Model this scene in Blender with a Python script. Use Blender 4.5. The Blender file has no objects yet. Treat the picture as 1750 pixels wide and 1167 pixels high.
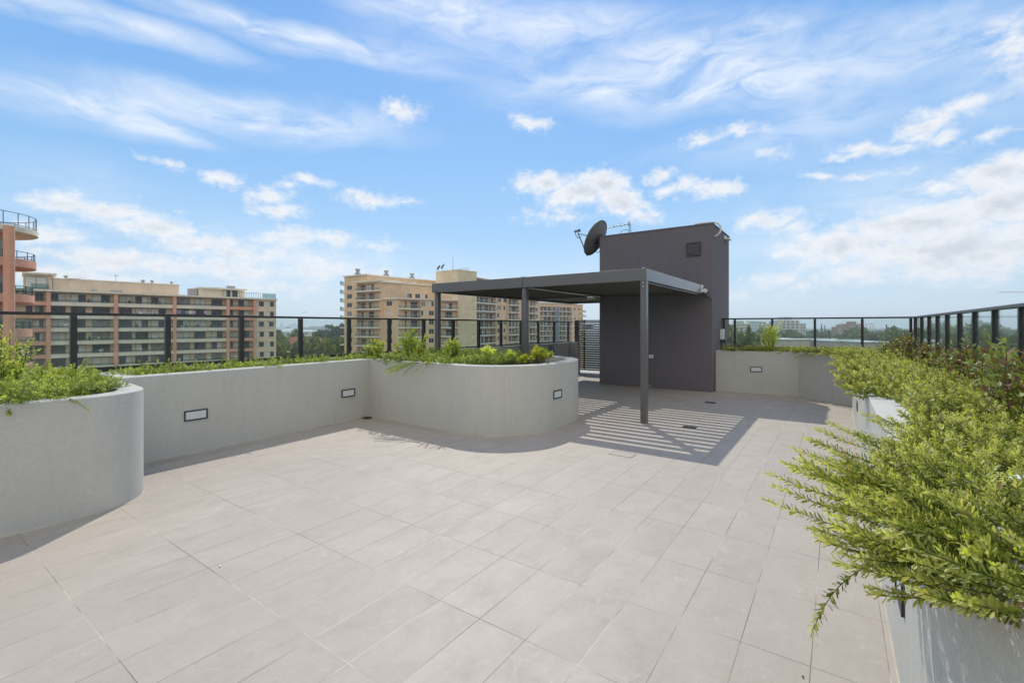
import bpy, bmesh, math, random
import numpy as np
from mathutils import Vector, Matrix
R = math.radians
random.seed(7)
sc = bpy.context.scene
COL = sc.collection

# ------------------------------------------------------------------ survey
TH = R(35.05); FPX = 791.0; HOR = 557.0; EYE = 1.6
CT, ST = math.cos(TH), math.sin(TH)
def far(px, d):
    """plan position of something seen in direction px at distance d along the view axis"""
    xc = (px - 875) / FPX * d
    return (xc * CT - d * ST, xc * ST + d * CT)
def zfar(py, d): return EYE - (py - HOR) / FPX * d

# ------------------------------------------------------------------ object helpers
def link(o, parent=None):
    COL.objects.link(o)
    if parent is not None: o.parent = parent
    return o
def tag(o, label=None, cat=None, group=None, kind=None):
    if label: o['label'] = label
    if cat: o['category'] = cat
    if group: o['group'] = group
    if kind: o['kind'] = kind
    return o
def thing(name, label, cat, loc=(0, 0, 0), rz=0.0, group=None):
    o = bpy.data.objects.new(name, None); link(o)
    o.empty_display_size = 0.2
    o.location = loc; o.rotation_euler = (0, 0, rz)
    return tag(o, label, cat, group)
def copy_tree(o, parent=None):
    c = o.copy(); link(c)
    c.parent = parent
    for ch in list(o.children): copy_tree(ch, c)
    return c

class MB:
    """collects faces (with a material slot each) and links them as one mesh object"""
    def __init__(s): s.v = []; s.f = []; s.m = []; s.sm = []
    def add(s, vs, fs, mi=0, smooth=False):
        b = len(s.v); s.v += [tuple(p) for p in vs]
        for f in fs:
            s.f.append([i + b for i in f]); s.m.append(mi); s.sm.append(smooth)
        return s
    def box(s, x0, x1, y0, y1, z0, z1, mi=0):
        v = [(x0,y0,z0),(x1,y0,z0),(x1,y1,z0),(x0,y1,z0),(x0,y0,z1),(x1,y0,z1),(x1,y1,z1),(x0,y1,z1)]
        return s.add(v, [(0,3,2,1),(4,5,6,7),(0,1,5,4),(1,2,6,5),(2,3,7,6),(3,0,4,7)], mi)
    def obox(s, c, size, rot=None, mi=0):
        h = Vector(size) * 0.5; M = rot if rot is not None else Matrix.Identity(3); c = Vector(c)
        v = [c + M @ Vector((sx*h.x, sy*h.y, sz*h.z)) for sz in (-1,1) for sx,sy in ((-1,-1),(1,-1),(1,1),(-1,1))]
        return s.add(v, [(0,3,2,1),(4,5,6,7),(0,1,5,4),(1,2,6,5),(2,3,7,6),(3,0,4,7)], mi)
    def prism(s, poly, z0, z1, mi=0, top=True, bottom=True, smooth=False):
        n = len(poly)
        v = [(x,y,z0) for x,y in poly] + [(x,y,z1) for x,y in poly]
        s.add(v, [(i,(i+1)%n,n+(i+1)%n,n+i) for i in range(n)], mi, smooth)
        if top: s.add([(x,y,z1) for x,y in poly], [tuple(range(n))], mi)
        if bottom: s.add([(x,y,z0) for x,y in poly], [tuple(range(n))[::-1]], mi)
        return s
    def tube(s, pts, r, n=8, mi=0, r2=None, cap=True):
        pts = [Vector(p) for p in pts]; k = len(pts); vs = []
        up = None
        for i, p in enumerate(pts):
            t = (pts[min(i+1,k-1)] - pts[max(i-1,0)]).normalized()
            if up is None: up = Vector((0,0,1)) if abs(t.z) < .9 else Vector((1,0,0))
            a = t.cross(up).normalized(); b = a.cross(t).normalized(); up = b
            rr = r if r2 is None else r + (r2-r)*i/max(1,k-1)
            if isinstance(r, (list,tuple)): rr = r[i]
            for j in range(n):
                q = 2*math.pi*j/n
                vs.append(p + a*math.cos(q)*rr + b*math.sin(q)*rr)
        fs = [(i*n+j, i*n+(j+1)%n, (i+1)*n+(j+1)%n, (i+1)*n+j) for i in range(k-1) for j in range(n)]
        s.add(vs, fs, mi, True)
        if cap: s.add(vs[:n], [tuple(range(n))[::-1]], mi); s.add(vs[-n:], [tuple(range(n))], mi)
        return s
    def lathe(s, prof, n=24, c=(0,0,0), M=None, mi=0, a0=0, a1=2*math.pi):
        full = abs(a1-a0-2*math.pi) < 1e-6; m = n if full else n+1
        vs = []
        for r, z in prof:
            for j in range(m):
                q = a0 + (a1-a0)*j/n; p = Vector((r*math.cos(q), r*math.sin(q), z))
                if M is not None: p = M @ p
                vs.append(p + Vector(c))
        fs = []
        for i in range(len(prof)-1):
            for j in range(n):
                fs.append((i*m+j, i*m+(j+1)%m, (i+1)*m+(j+1)%m, (i+1)*m+j))
        return s.add(vs, fs, mi, True)
    def mesh(s, name, mats):
        me = bpy.data.meshes.new(name); me.from_pydata(s.v, [], s.f)
        for m in (mats if isinstance(mats, (list,tuple)) else [mats]): me.materials.append(m)
        me.polygons.foreach_set('material_index', s.m); me.polygons.foreach_set('use_smooth', s.sm)
        me.update(); return me
    def build(s, name, mats, parent=None, loc=(0,0,0), rz=0.0, bevel=0, seg=2):
        o = bpy.data.objects.new(name, s.mesh(name, mats)); link(o, parent)
        o.location = loc; o.rotation_euler = (0,0,rz)
        if bevel:
            bm = bmesh.new(); bm.from_mesh(o.data); bmesh.ops.remove_doubles(bm, verts=bm.verts, dist=1e-5)
            bm.to_mesh(o.data); bm.free()
            b = o.modifiers.new('edge', 'BEVEL'); b.width = bevel; b.segments = seg; b.limit_method = 'ANGLE'; b.angle_limit = R(50)
        return o
def obj(name, me, parent=None, loc=(0,0,0), rz=0.0, rot=None, scale=None):
    o = bpy.data.objects.new(name, me); link(o, parent); o.location = loc
    o.rotation_euler = rot if rot else (0,0,rz)
    if scale: o.scale = scale
    return o
def np_mesh(name, V, F, tone, mat):
    """quads from arrays; tone = natural leaf colour (young / old / stem) per vertex"""
    me = bpy.data.meshes.new(name); nv, nf = len(V), len(F)
    me.vertices.add(nv); me.vertices.foreach_set('co', V.astype(np.float32).ravel())
    me.loops.add(nf*4); me.loops.foreach_set('vertex_index', F.astype(np.int32).ravel())
    me.polygons.add(nf); me.polygons.foreach_set('loop_start', np.arange(nf, dtype=np.int32)*4)
    me.polygons.foreach_set('loop_total', np.full(nf, 4, np.int32))
    at = me.attributes.new('tone', 'FLOAT', 'POINT'); at.data.foreach_set('value', tone.astype(np.float32))
    me.materials.append(mat); me.update(); me.validate(); return me

# ------------------------------------------------------------------ materials
class NT:
    def __init__(s, tree): s.t = tree; s.n = tree.nodes; s.l = tree.links
    def new(s, typ, **kw):
        n = s.n.new(typ)
        for k, v in kw.items():
            if k.startswith('i_'):
                n.inputs[k[2:]].default_value = v
            else: setattr(n, k, v)
        return n
    def con(s, a, b): s.l.new(a, b)
    def math(s, op, a, b=None, c=None, clamp=False):
        n = s.n.new('ShaderNodeMath'); n.operation = op; n.use_clamp = clamp
        for i, x in enumerate((a, b, c)):
            if x is None: continue
            if isinstance(x, (int, float)): n.inputs[i].default_value = x
            else: s.l.new(x, n.inputs[i])
        return n.outputs[0]
    def vmath(s, op, a, b=None, out=0):
        n = s.n.new('ShaderNodeVectorMath'); n.operation = op
        for i, x in enumerate((a, b)):
            if x is None: continue
            if isinstance(x, (tuple, list)): n.inputs[i].default_value = x
            else: s.l.new(x, n.inputs[i])
        return n.outputs['Value'] if out == 'v' else n.outputs[0]
    def noise(s, vec, scale, detail=4, rough=.55, dist=0.0):
        n = s.n.new('ShaderNodeTexNoise'); n.inputs['Scale'].default_value = scale
        n.inputs['Detail'].default_value = detail; n.inputs['Roughness'].default_value = rough; n.inputs['Distortion'].default_value = dist
        if vec is not None: s.l.new(vec, n.inputs['Vector'])
        return n.outputs[0]
    def ramp(s, fac, stops, interp='LINEAR'):
        n = s.n.new('ShaderNodeValToRGB'); e = n.color_ramp.elements; n.color_ramp.interpolation = interp
        while len(e) < len(stops): e.new(.5)
        for i, (p, c) in enumerate(stops):
            e[i].position = p; e[i].color = (c[0], c[1], c[2], 1) if not isinstance(c, float) else (c, c, c, 1)
        s.l.new(fac, n.inputs[0]); return n.outputs[0]
    def mix(s, fac, a, b, blend='MIX'):
        n = s.n.new('ShaderNodeMix'); n.data_type = 'RGBA'; n.blend_type = blend
        for k, x in ((0, fac), (6, a), (7, b)):
            if isinstance(x, (int, float)): n.inputs[k].default_value = x
            elif isinstance(x, (tuple, list)): n.inputs[k].default_value = (x[0], x[1], x[2], 1)
            else: s.l.new(x, n.inputs[k])
        return n.outputs[2]
    def smooth(s, x, a, b):
        n = s.n.new('ShaderNodeMapRange'); n.interpolation_type = 'SMOOTHSTEP'
        n.inputs['From Min'].default_value = a; n.inputs['From Max'].default_value = b
        s.l.new(x, n.inputs['Value']); return n.outputs[0]
    def bump(s, h, strength=.2, dist=.01):
        n = s.n.new('ShaderNodeBump'); n.inputs['Strength'].default_value = strength; n.inputs['Distance'].default_value = dist
        s.l.new(h, n.inputs['Height']); return n.outputs[0]
MATS = {}
def newmat(name):
    m = bpy.data.materials.new(name); m.use_nodes = True
    nt = NT(m.node_tree); bs = m.node_tree.nodes['Principled BSDF']
    MATS[name] = m; return m, nt, bs
def surf(name, col, rough=.7, metal=0.0, var=.08, scale=6.0, fine=None, bump=0.0, bscale=60, spec=.5, coat=0.0):
    """plain surface with uneven tone and optional grain"""
    m, nt, bs = newmat(name)
    tc = nt.new('ShaderNodeTexCoord').outputs['Object']
    n1 = nt.noise(tc, scale, 5, .6)
    k = nt.ramp(n1, [(.3, 1-var), (.7, 1+var)])
    c = nt.mix(1.0, col, k, 'MULTIPLY')
    if fine:
        n2 = nt.noise(tc, fine, 2, .6); k2 = nt.ramp(n2, [(.3, 1-var*.9), (.7, 1+var*.9)])
        c = nt.mix(1.0, c, k2, 'MULTIPLY')
    nt.con(c, bs.inputs['Base Color'])
    bs.inputs['Roughness'].default_value = rough; bs.inputs['Metallic'].default_value = metal
    bs.inputs['Specular IOR Level'].default_value = spec
    if coat: bs.inputs['Coat Weight'].default_value = coat
    if bump:
        nt.con(nt.bump(nt.noise(tc, bscale, 3, .6), bump, .01), bs.inputs['Normal'])
    return m

def stucco(name, col, streak=.12, speck=.06):
    m, nt, bs = newmat(name)
    tc = nt.new('ShaderNodeTexCoord').outputs['Object']
    mp = nt.new('ShaderNodeMapping'); mp.inputs['Scale'].default_value = (1.6, 1.6, .35); nt.con(tc, mp.inputs[0])
    big = nt.noise(tc, 1.3, 5, .6); st = nt.noise(mp.outputs[0], 5, 5, .65); gr = nt.noise(tc, 95, 3, .75)
    gr2 = nt.noise(tc, 28, 4, .7)
    run = nt.new('ShaderNodeMapping'); run.inputs['Scale'].default_value = (9, 9, .5); nt.con(tc, run.inputs[0])
    drip = nt.noise(run.outputs[0], 1.0, 4, .6); patch = nt.noise(tc, .9, 3, .6)
    c = nt.mix(1.0, col, nt.ramp(big, [(.3, .97), (.72, 1.03)]), 'MULTIPLY')
    c = nt.mix(1.0, c, nt.ramp(st, [(.28, 1-streak), (.55, 1.0), (.8, 1+streak*.5)]), 'MULTIPLY')
    c = nt.mix(1.0, c, nt.ramp(gr, [(.3, 1-speck), (.7, 1+speck)]), 'MULTIPLY')
    c = nt.mix(1.0, c, nt.ramp(gr2, [(.3, 1-speck*.5), (.7, 1+speck*.5)]), 'MULTIPLY')
    c = nt.mix(nt.math('MULTIPLY', nt.ramp(drip, [(.60, 0.0), (.74, .30)]), nt.ramp(patch, [(.48, 0.0), (.62, 1.0)])), c, (col[0]*.62, col[1]*.62, col[2]*.60))
    nt.con(c, bs.inputs['Base Color']); bs.inputs['Roughness'].default_value = .88; bs.inputs['Specular IOR Level'].default_value = .3
    h = nt.math('ADD', gr, nt.math('MULTIPLY', gr2, 1.5))
    nt.con(nt.bump(h, .35, .004), bs.inputs['Normal'])
    return m
M_WALL = stucco('grey_render', (.525, .518, .468), .05, .09)
M_TOWER = stucco('charcoal_render', (.170, .155, .167), .06, .12)
M_PARAPET = stucco('parapet_render', (.42, .42, .40))
M_METAL = surf('powder_coat', (.092, .089, .092), .36, 0, .05, 3, spec=.7, coat=.5)
M_BLACK = surf('black_powder_coat', (.028, .027, .029), .4, 0, .06, 3, spec=.55)
M_LOUV = surf('louvre_coat', (.11, .105, .10), .5, 0, .05, 2)
M_RAIL = surf('rail_coat', (.022, .021, .021), .36, 0, .05, 2, spec=.5)
M_STEEL = surf('galvanised_steel', (.45, .46, .47), .35, .8, .1, 20)
M_DISH = surf('dish_grey', (.16, .16, .15), .55, 0, .12, 4)
M_WHITEP = surf('white_plastic', (.72, .74, .74), .4, 0, .04, 8)
M_LENS = surf('lamp_lens', (.62, .66, .66), .25, 0, .05, 12)
M_SOIL = surf('soil', (.075, .055, .04), .95, 0, .35, 9, 60, .6, 40)
M_CABLE = surf('black_cable', (.02, .02, .02), .5, 0, .05)
M_LETTER = surf('sign_letter', (.03, .03, .03), .6, 0, .02)
M_SIGN = surf('sign_plate', (.62, .62, .60), .45, 0, .06, 20)
M_DRAIN = surf('drain_metal', (.06, .058, .055), .5, .3, .15, 30)
M_DRAINPALE = surf('drain_pale', (.44, .385, .32), .6, 0, .08, 30)

def tile_floor():
    m, nt, bs = newmat('paving_tiles')
    tc = nt.new('ShaderNodeTexCoord').outputs['Object']
    sp = nt.new('ShaderNodeSeparateXYZ'); nt.con(tc, sp.inputs[0])
    tx, ty = .30, .618
    u = nt.math('DIVIDE', nt.math('ADD', sp.outputs[0], 1.90+9.0), tx)
    v = nt.math('DIVIDE', nt.math('ADD', sp.outputs[1], -.735+6.18), ty)
    fu, fv = nt.math('FRACT', u), nt.math('FRACT', v)
    iu, iv = nt.math('FLOOR', u), nt.math('FLOOR', v)
    du = nt.math('MULTIPLY', nt.math('MINIMUM', fu, nt.math('SUBTRACT', 1.0, fu)), tx)
    dv = nt.math('MULTIPLY', nt.math('MINIMUM', fv, nt.math('SUBTRACT', 1.0, fv)), ty)
    cell = nt.new('ShaderNodeCombineXYZ'); nt.con(iu, cell.inputs[0]); nt.con(iv, cell.inputs[1])
    wn = nt.new('ShaderNodeTexWhiteNoise'); wn.noise_dimensions = '3D'; nt.con(cell.outputs[0], wn.inputs['Vector'])
    # stone figure: each tile is cut from its own piece
    off = nt.vmath('MULTIPLY', wn.outputs['Color'], (13., 7., 5.))
    pv = nt.vmath('ADD', tc, off)
    mp = nt.new('ShaderNodeMapping'); mp.inputs['Scale'].default_value = (1.0, .7, 1); mp.inputs['Rotation'].default_value = (0,0,R(90)); nt.con(pv, mp.inputs[0])
    cloud = nt.noise(mp.outputs[0], 4.2, 6, .62, .4)
    vein = nt.noise(mp.outputs[0], 6.0, 7, .7, 1.4)
    grain = nt.noise(tc, 120, 3, .75); mott = nt.noise(tc, 24, 4, .7)
    speck = nt.noise(tc, 90, 2, .5)
    c = nt.mix(1.0, (.452, .398, .330), nt.ramp(wn.outputs['Value'], [(0, .965), (1, 1.03)]), 'MULTIPLY')
    c = nt.mix(1.0, c, nt.ramp(cloud, [(.28, .90), (.5, 1.0), (.74, 1.07)]), 'MULTIPLY')
    vm = nt.ramp(vein, [(.60, 0.0), (.66, .42), (.72, .1)])
    c = nt.mix(vm, c, (.57, .52, .45))
    c = nt.mix(1.0, c, nt.ramp(grain, [(.3, .92), (.7, 1.08)]), 'MULTIPLY')
    c = nt.mix(1.0, c, nt.ramp(mott, [(.3, .95), (.7, 1.05)]), 'MULTIPLY')
    c = nt.mix(nt.ramp(speck, [(.69, 0.0), (.74, .5)]), c, (.70, .68, .64))
    # dirt and water marks across tiles
    dirt = nt.noise(tc, .55, 6, .65, .3)
    c = nt.mix(nt.ramp(dirt, [(.42, 0.0), (.72, .55)]), c, (.39, .34, .285))
    rust = nt.noise(tc, 1.7, 5, .7, .8)
    c = nt.mix(nt.ramp(rust, [(.66, 0.0), (.8, .5)]), c, (.46, .36, .26))
    spots = nt.noise(tc, 7.0, 4, .7, .3)
    c = nt.mix(nt.ramp(spots, [(.74, 0.0), (.80, .5)]), c, (.28, .23, .18))
    # grout: dark where dirt sits, pale where clean
    gn = nt.noise(tc, 1.1, 3, .6)
    gcol = nt.ramp(gn, [(.40, (.10,.08,.06)), (.52, (.27,.23,.18)), (.60, (.60,.55,.45))])
    wob = nt.math('MULTIPLY', nt.math('SUBTRACT', nt.noise(tc, 30, 2, .5), .5), .0012)
    g1 = nt.math('LESS_THAN', nt.math('ADD', du, wob), .0020); g2 = nt.math('LESS_THAN', nt.math('ADD', dv, wob), .0020)
    g = nt.math('MAXIMUM', g1, g2)
    c = nt.mix(nt.math('MULTIPLY', g, .85), c, gcol)
    nt.con(c, bs.inputs['Base Color']); 
    rg = nt.ramp(cloud, [(.3, .62), (.7, .5)]); nt.con(rg, bs.inputs['Roughness'])
    bs.inputs['Specular IOR Level'].default_value = .2
    h = nt.math('SUBTRACT', nt.math('MULTIPLY', grain, .12), g)
    nt.con(nt.bump(h, .35, .003), bs.inputs['Normal'])
    return m
M_TILE = tile_floor()

def glass(name, tint, refl=.9, rough=0.02):
    m = bpy.data.materials.new(name); m.use_nodes = True; nt = NT(m.node_tree); nt.n.clear()
    out = nt.new('ShaderNodeOutputMaterial'); tr = nt.new('ShaderNodeBsdfTransparent'); gl = nt.new('ShaderNodeBsdfGlossy')
    tr.inputs[0].default_value = (*tint, 1); gl.inputs['Roughness'].default_value = rough; gl.inputs[0].default_value = (refl, refl, refl, 1)
    lw_ = nt.new('ShaderNodeLayerWeight'); lw_.inputs['Blend'].default_value = .5
    fz = nt.math('MULTIPLY_ADD', nt.math('POWER', lw_.outputs['Facing'], 5.0), .55, .022)
    tcn = nt.new('ShaderNodeTexCoord').outputs['Object']
    sm = nt.noise(tcn, 3, 4, .6)
    df = nt.new('ShaderNodeBsdfDiffuse'); df.inputs[0].default_value = (.6, .65, .63, 1)
    mx = nt.new('ShaderNodeMixShader'); nt.con(fz, mx.inputs[0]); nt.con(tr.outputs[0], mx.inputs[1]); nt.con(gl.outputs[0], mx.inputs[2])
    mx2 = nt.new('ShaderNodeMixShader'); nt.con(nt.ramp(sm, [(.4, .01), (.75, .05)]), mx2.inputs[0]); nt.con(mx.outputs[0], mx2.inputs[1]); nt.con(df.outputs[0], mx2.inputs[2])
    nt.con(mx2.outputs[0], out.inputs[0]); MATS[name] = m; return m
M_GLASS = glass('fence_glass', (.90, .95, .93))
M_BALGLASS = glass('balustrade_glass', (.62, .74, .70))

def leafmat(name, stops, trans=.35, rough=.5):
    m = bpy.data.materials.new(name); m.use_nodes = True; nt = NT(m.node_tree)
    bs = nt.n['Principled BSDF']; out = nt.n['Material Output']
    at = nt.new('ShaderNodeAttribute', attribute_name='tone')
    c = nt.ramp(at.outputs['Fac'], stops)
    nt.con(c, bs.inputs['Base Color']); bs.inputs['Roughness'].default_value = rough; bs.inputs['Specular IOR Level'].default_value = .35
    tl = nt.new('ShaderNodeBsdfTranslucent')
    nt.con(nt.mix(1.0, c, (1.15, 1.2, .6), 'MULTIPLY'), tl.inputs[0])
    mx = nt.new('ShaderNodeMixShader'); mx.inputs[0].default_value = trans
    nt.con(bs.outputs[0], mx.inputs[1]); nt.con(tl.outputs[0], mx.inputs[2]); nt.con(mx.outputs[0], out.inputs[0])
    MATS[name] = m; return m
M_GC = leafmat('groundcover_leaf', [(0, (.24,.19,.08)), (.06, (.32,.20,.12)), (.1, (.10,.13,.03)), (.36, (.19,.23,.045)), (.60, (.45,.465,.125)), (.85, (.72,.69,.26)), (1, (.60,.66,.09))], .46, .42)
M_GC2 = leafmat('trailing_leaf', [(0, (.18,.14,.06)), (.06, (.24,.15,.08)), (.1, (.09,.14,.03)), (.5, (.30,.38,.08)), (.85, (.60,.65,.20)), (1, (.66,.72,.14))], .45, .42)
M_SHRUB = leafmat('shrub_leaf', [(0, (.16,.11,.07)), (.08, (.09,.14,.03)), (.5, (.30,.38,.06)), (.85, (.56,.62,.12)), (1, (.66,.68,.16))], .48)
M_RED = leafmat('red_green_leaf', [(0, (.13,.10,.07)), (.08, (.26,.13,.075)), (.28, (.19,.10,.055)), (.36, (.19,.17,.055)), (.6, (.17,.22,.05)), (1, (.36,.40,.11))], .3)
M_SUCC = leafmat('fleshy_leaf', [(0, (.15,.12,.05)), (.1, (.10,.17,.02)), (.5, (.24,.31,.03)), (1, (.50,.50,.05))], .25)
M_TREE = leafmat('tree_leaf', [(0, (.07,.10,.035)), (.5, (.145,.18,.055)), (1, (.23,.26,.08))], .2, .6)
M_TREE2 = leafmat('dark_tree_leaf', [(0, (.05,.07,.04)), (.5, (.095,.12,.06)), (1, (.15,.175,.08))], .15, .6)
M_BARK = surf('bark', (.14, .10, .075), .9, 0, .2, 20)

def brick(name, col, rows=True):
    m, nt, bs = newmat(name)
    tc = nt.new('ShaderNodeTexCoord').outputs['Object']
    n = nt.noise(tc, .35, 6, .65); f = nt.noise(tc, 9, 3, .7)
    mp = nt.new('ShaderNodeMapping'); mp.inputs['Scale'].default_value = (1.2, 1.2, .25); nt.con(tc, mp.inputs[0])
    st = nt.noise(mp.outputs[0], 1.3, 5, .65)
    c = nt.mix(1.0, col, nt.ramp(n, [(.3, .88), (.7, 1.1)]), 'MULTIPLY')
    c = nt.mix(1.0, c, nt.ramp(f, [(.3, .88), (.7, 1.12)]), 'MULTIPLY')
    c = nt.mix(1.0, c, nt.ramp(st, [(.25, .86), (.5, 1.0)]), 'MULTIPLY')
    if rows:
        sp = nt.new('ShaderNodeSeparateXYZ'); nt.con(tc, sp.inputs[0])
        fr = nt.math('FRACT', nt.math('MULTIPLY', sp.outputs[2], 1/.09))
        c = nt.mix(nt.math('MULTIPLY', nt.math('LESS_THAN', fr, .14), .35), c, (col[0]*1.15, col[1]*1.2, col[2]*1.25))
    nt.con(c, bs.inputs['Base Color']); bs.inputs['Roughness'].default_value = .9; return m
M_BEIGE = brick('beige_brick', (.77, .61, .43))
M_BRICKO = brick('orange_brick', (.77, .55, .335))
M_YELLOW = brick('yellow_render', (.80, .66, .42), False)
M_CREAM = brick('cream_concrete', (.84, .76, .60), False)
M_CREAMW = brick('pale_concrete', (.84, .80, .70), False)
M_SALMON = brick('salmon_render', (.74, .38, .25), False)
M_WIN = surf('window_glass', (.035, .040, .042), .12, 0, .5, .8, spec=.35)
M_WIN2 = surf('window_glass_pale', (.24, .24, .22), .15, 0, .4, .8, spec=.4)
M_CURT = surf('curtain', (.66, .65, .58), .5, 0, .12, 5)
M_FRAME = surf('window_frame', (.13, .14, .14), .5, 0, .05)
M_FRAMEW = surf('pale_window_frame', (.55, .55, .52), .5, 0, .05)
M_RAILG = surf('green_rail', (.05, .085, .085), .45, 0, .05)
M_ROOFG = surf('roof_plant_grey', (.35, .36, .36), .6, 0, .15, 3)
M_BLUE = surf('blue_pipe', (.16, .24, .36), .5, 0, .08, 2)
M_RTILE = surf('terracotta_roof', (.30, .115, .07), .85, 0, .2, .8, 6)
M_GROOF = surf('pale_metal_roof', (.58, .60, .58), .5, 0, .1, .5)
M_DROOF = surf('dark_tiled_roof', (.20, .15, .125), .85, 0, .2, .8, 6)
M_HWALL = surf('house_wall', (.52, .47, .40), .9, 0, .12, .5)
M_HWHITE = surf('white_house_wall', (.70, .70, .66), .85, 0, .08, .5)
M_CRANE = surf('crane_red', (.55, .16, .12), .6, 0, .05)

# ------------------------------------------------------------------ camera, sun, sky
cam = bpy.data.cameras.new('camera'); co = bpy.data.objects.new('camera', cam); link(co)
co.location = (0, 0, EYE); co.rotation_euler = (R(90), 0, TH)
cam.sensor_width = 36; cam.lens = 36 * FPX / 1750; cam.shift_y = -26.5 / 1750
cam.clip_start = .02; cam.clip_end = 40000; sc.camera = co
SUN = Vector((-.565, .70, 1.0)).normalized()
sl = bpy.data.lights.new('sun', 'SUN'); sl.energy = 2.95; sl.angle = R(.53); sl.color = (1, .95, .88)
so = bpy.data.objects.new('sun', sl); link(so); so.location = (0, 0, 60)
so.rotation_euler = (-SUN).to_track_quat('-Z', 'Y').to_euler()

w = bpy.data.worlds.new('World'); sc.world = w; w.use_nodes = True; nt = NT(w.node_tree)
bg = nt.n['Background']
sky = nt.new('ShaderNodeTexSky'); sky.sky_type = 'NISHITA'; sky.sun_disc = False
sky.sun_elevation = math.asin(SUN.z); sky.sun_rotation = math.atan2(SUN.x, SUN.y)
sky.altitude = 50; sky.air_density = 1.0; sky.dust_density = .6; sky.ozone_density = 2.2
tc = nt.new('ShaderNodeTexCoord').outputs['Generated']
sp = nt.new('ShaderNodeSeparateXYZ'); nt.con(nt.vmath('NORMALIZE', tc), sp.inputs[0])
X, Y, Z = sp.outputs
# compass bearing from the heading of the terrace's long view, and height above the horizon, in degrees
fw = nt.math('ADD', nt.math('MULTIPLY', X, -ST), nt.math('MULTIPLY', Y, CT))
rt = nt.math('ADD', nt.math('MULTIPLY', X, CT), nt.math('MULTIPLY', Y, ST))
az = nt.math('MULTIPLY', nt.math('ARCTAN2', rt, fw), 180/math.pi)
el = nt.math('MULTIPLY', nt.math('ARCSINE', Z), 180/math.pi)
ae = nt.new('ShaderNodeCombineXYZ'); nt.con(az, ae.inputs[0]); nt.con(el, ae.inputs[1]); AE = ae.outputs[0]
def warp(vec, scale, amt):
    n = nt.new('ShaderNodeTexNoise'); n.inputs['Scale'].default_value = scale; n.inputs['Detail'].default_value = 4
    nt.con(vec, n.inputs['Vector'])
    return nt.vmath('ADD', vec, nt.vmath('MULTIPLY', nt.vmath('SUBTRACT', n.outputs['Color'], (.5,.5,.5)), (amt*1.6, amt, 0)))
def ang(px, py):
    u, v = (px-875)/FPX, (HOR-py)/FPX
    return math.degrees(math.atan(u)), math.degrees(math.atan(v/math.hypot(1, u)))
def cloudfield(blobs, vec, add=False):
    acc = None
    for (px, py, rx, ry, s) in blobs:
        a0, e0 = ang(px, py); a1, _ = ang(px+rx, py); a2, _ = ang(px-rx, py); _, e1 = ang(px, py+ry); _, e2 = ang(px, py-ry)
        ra, re = abs(a1-a2)/2, abs(e1-e2)/2
        d = nt.vmath('LENGTH', nt.vmath('MULTIPLY', nt.vmath('SUBTRACT', vec, (a0, e0, 0)), (1/ra, 1/re, 0)), out='v')
        b = nt.math('MULTIPLY_ADD', d, -s, s)
        if add: b = nt.math('MAXIMUM', b, 0.0)
        acc = b if acc is None else nt.math('ADD' if add else 'MAXIMUM', acc, b)
    return acc
CUM = [(690,188,46,24,1),(902,210,50,18,.9),(1195,238,36,15,.85),(1270,228,55,14,.7),(1325,268,42,12,.6),
 (930,312,66,24,1.25),(985,326,90,32,1.4),(1030,316,56,38,1.5),(1060,345,66,34,1.4),(1100,365,45,20,.9),(960,352,45,18,.6),
 (1130,294,40,16,.9),(1165,318,55,20,1),(1215,326,60,20,1),(1255,325,30,12,.7),(1310,382,80,22,1),(1360,392,50,14,.7),
 (375,300,48,17,1),(275,282,45,11,.7),(545,312,55,13,.8),(470,335,45,22,.9),(480,362,55,20,.8),(500,320,40,12,.7),(640,345,55,18,1),(690,350,25,9,.6),
 (110,346,85,22,1.15),(190,362,95,24,1.15),(270,386,100,26,1.15),(345,412,100,24,1.1),(420,430,90,22,.9),(200,442,160,22,1.15),(90,400,80,26,.9),(300,455,120,26,.9),(130,470,190,24,1.1),
 (395,458,110,30,.9),(500,408,75,22,.9),(570,412,65,16,.9),(540,455,110,24,.9),(650,420,40,14,.5),(640,470,90,16,.6),(470,485,120,20,.6),
 (1580,205,70,36,1),(1640,178,80,18,.9),(1610,225,50,18,.8),(1500,250,85,16,.95),(1450,266,45,11,.8),(1480,298,80,10,.7),(1395,305,30,9,.7),(1690,230,60,14,.5),
 (1700,298,140,40,1.5),(1600,318,90,16,.7),(1720,350,170,54,1.4),(1560,388,190,46,1.35),(1450,425,160,42,1.3),(1650,430,260,66,1.5),(1350,478,80,16,.7),(1500,465,180,28,.8),
 (1230,500,120,14,.45),(1745,75,60,60,.8), (800,478,90,12,.45),(940,370,60,16,.5)]
CIR = [(60,20,260,34,.8),(250,60,280,34,.9),(450,55,280,38,.9),(620,85,220,34,.6),(730,120,120,22,.4),
 (120,190,320,44,1),(360,200,320,50,1),(560,215,240,44,.6),(300,238,140,16,.6),(60,300,260,70,.3),
 (1080,90,330,90,.7),(1240,110,300,80,.8),(1400,120,260,70,.7),(1180,175,240,44,.6),(700,10,220,30,.6),(900,40,260,54,.8),(1640,50,200,80,.6),(1450,170,260,60,.5),
 (1000,150,260,50,.5),(1300,250,300,60,.4),(800,60,260,60,.4),(1600,330,440,180,.45),(1300,440,480,130,.34),(300,420,480,130,.28),(700,480,700,70,.2),(1300,30,160,30,.5),(1720,140,140,80,.6),(560,440,300,60,.3)]
vw = warp(warp(AE, .11, 3.2), .5, 1.1)
cum = cloudfield(CUM, vw)
n1 = nt.noise(nt.vmath('MULTIPLY', AE, (1, 1.5, 1)), .55, 9, .66, .25)
dens = nt.math('ADD', cum, nt.math('MULTIPLY', nt.math('SUBTRACT', n1, .5), 2.35))
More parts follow.
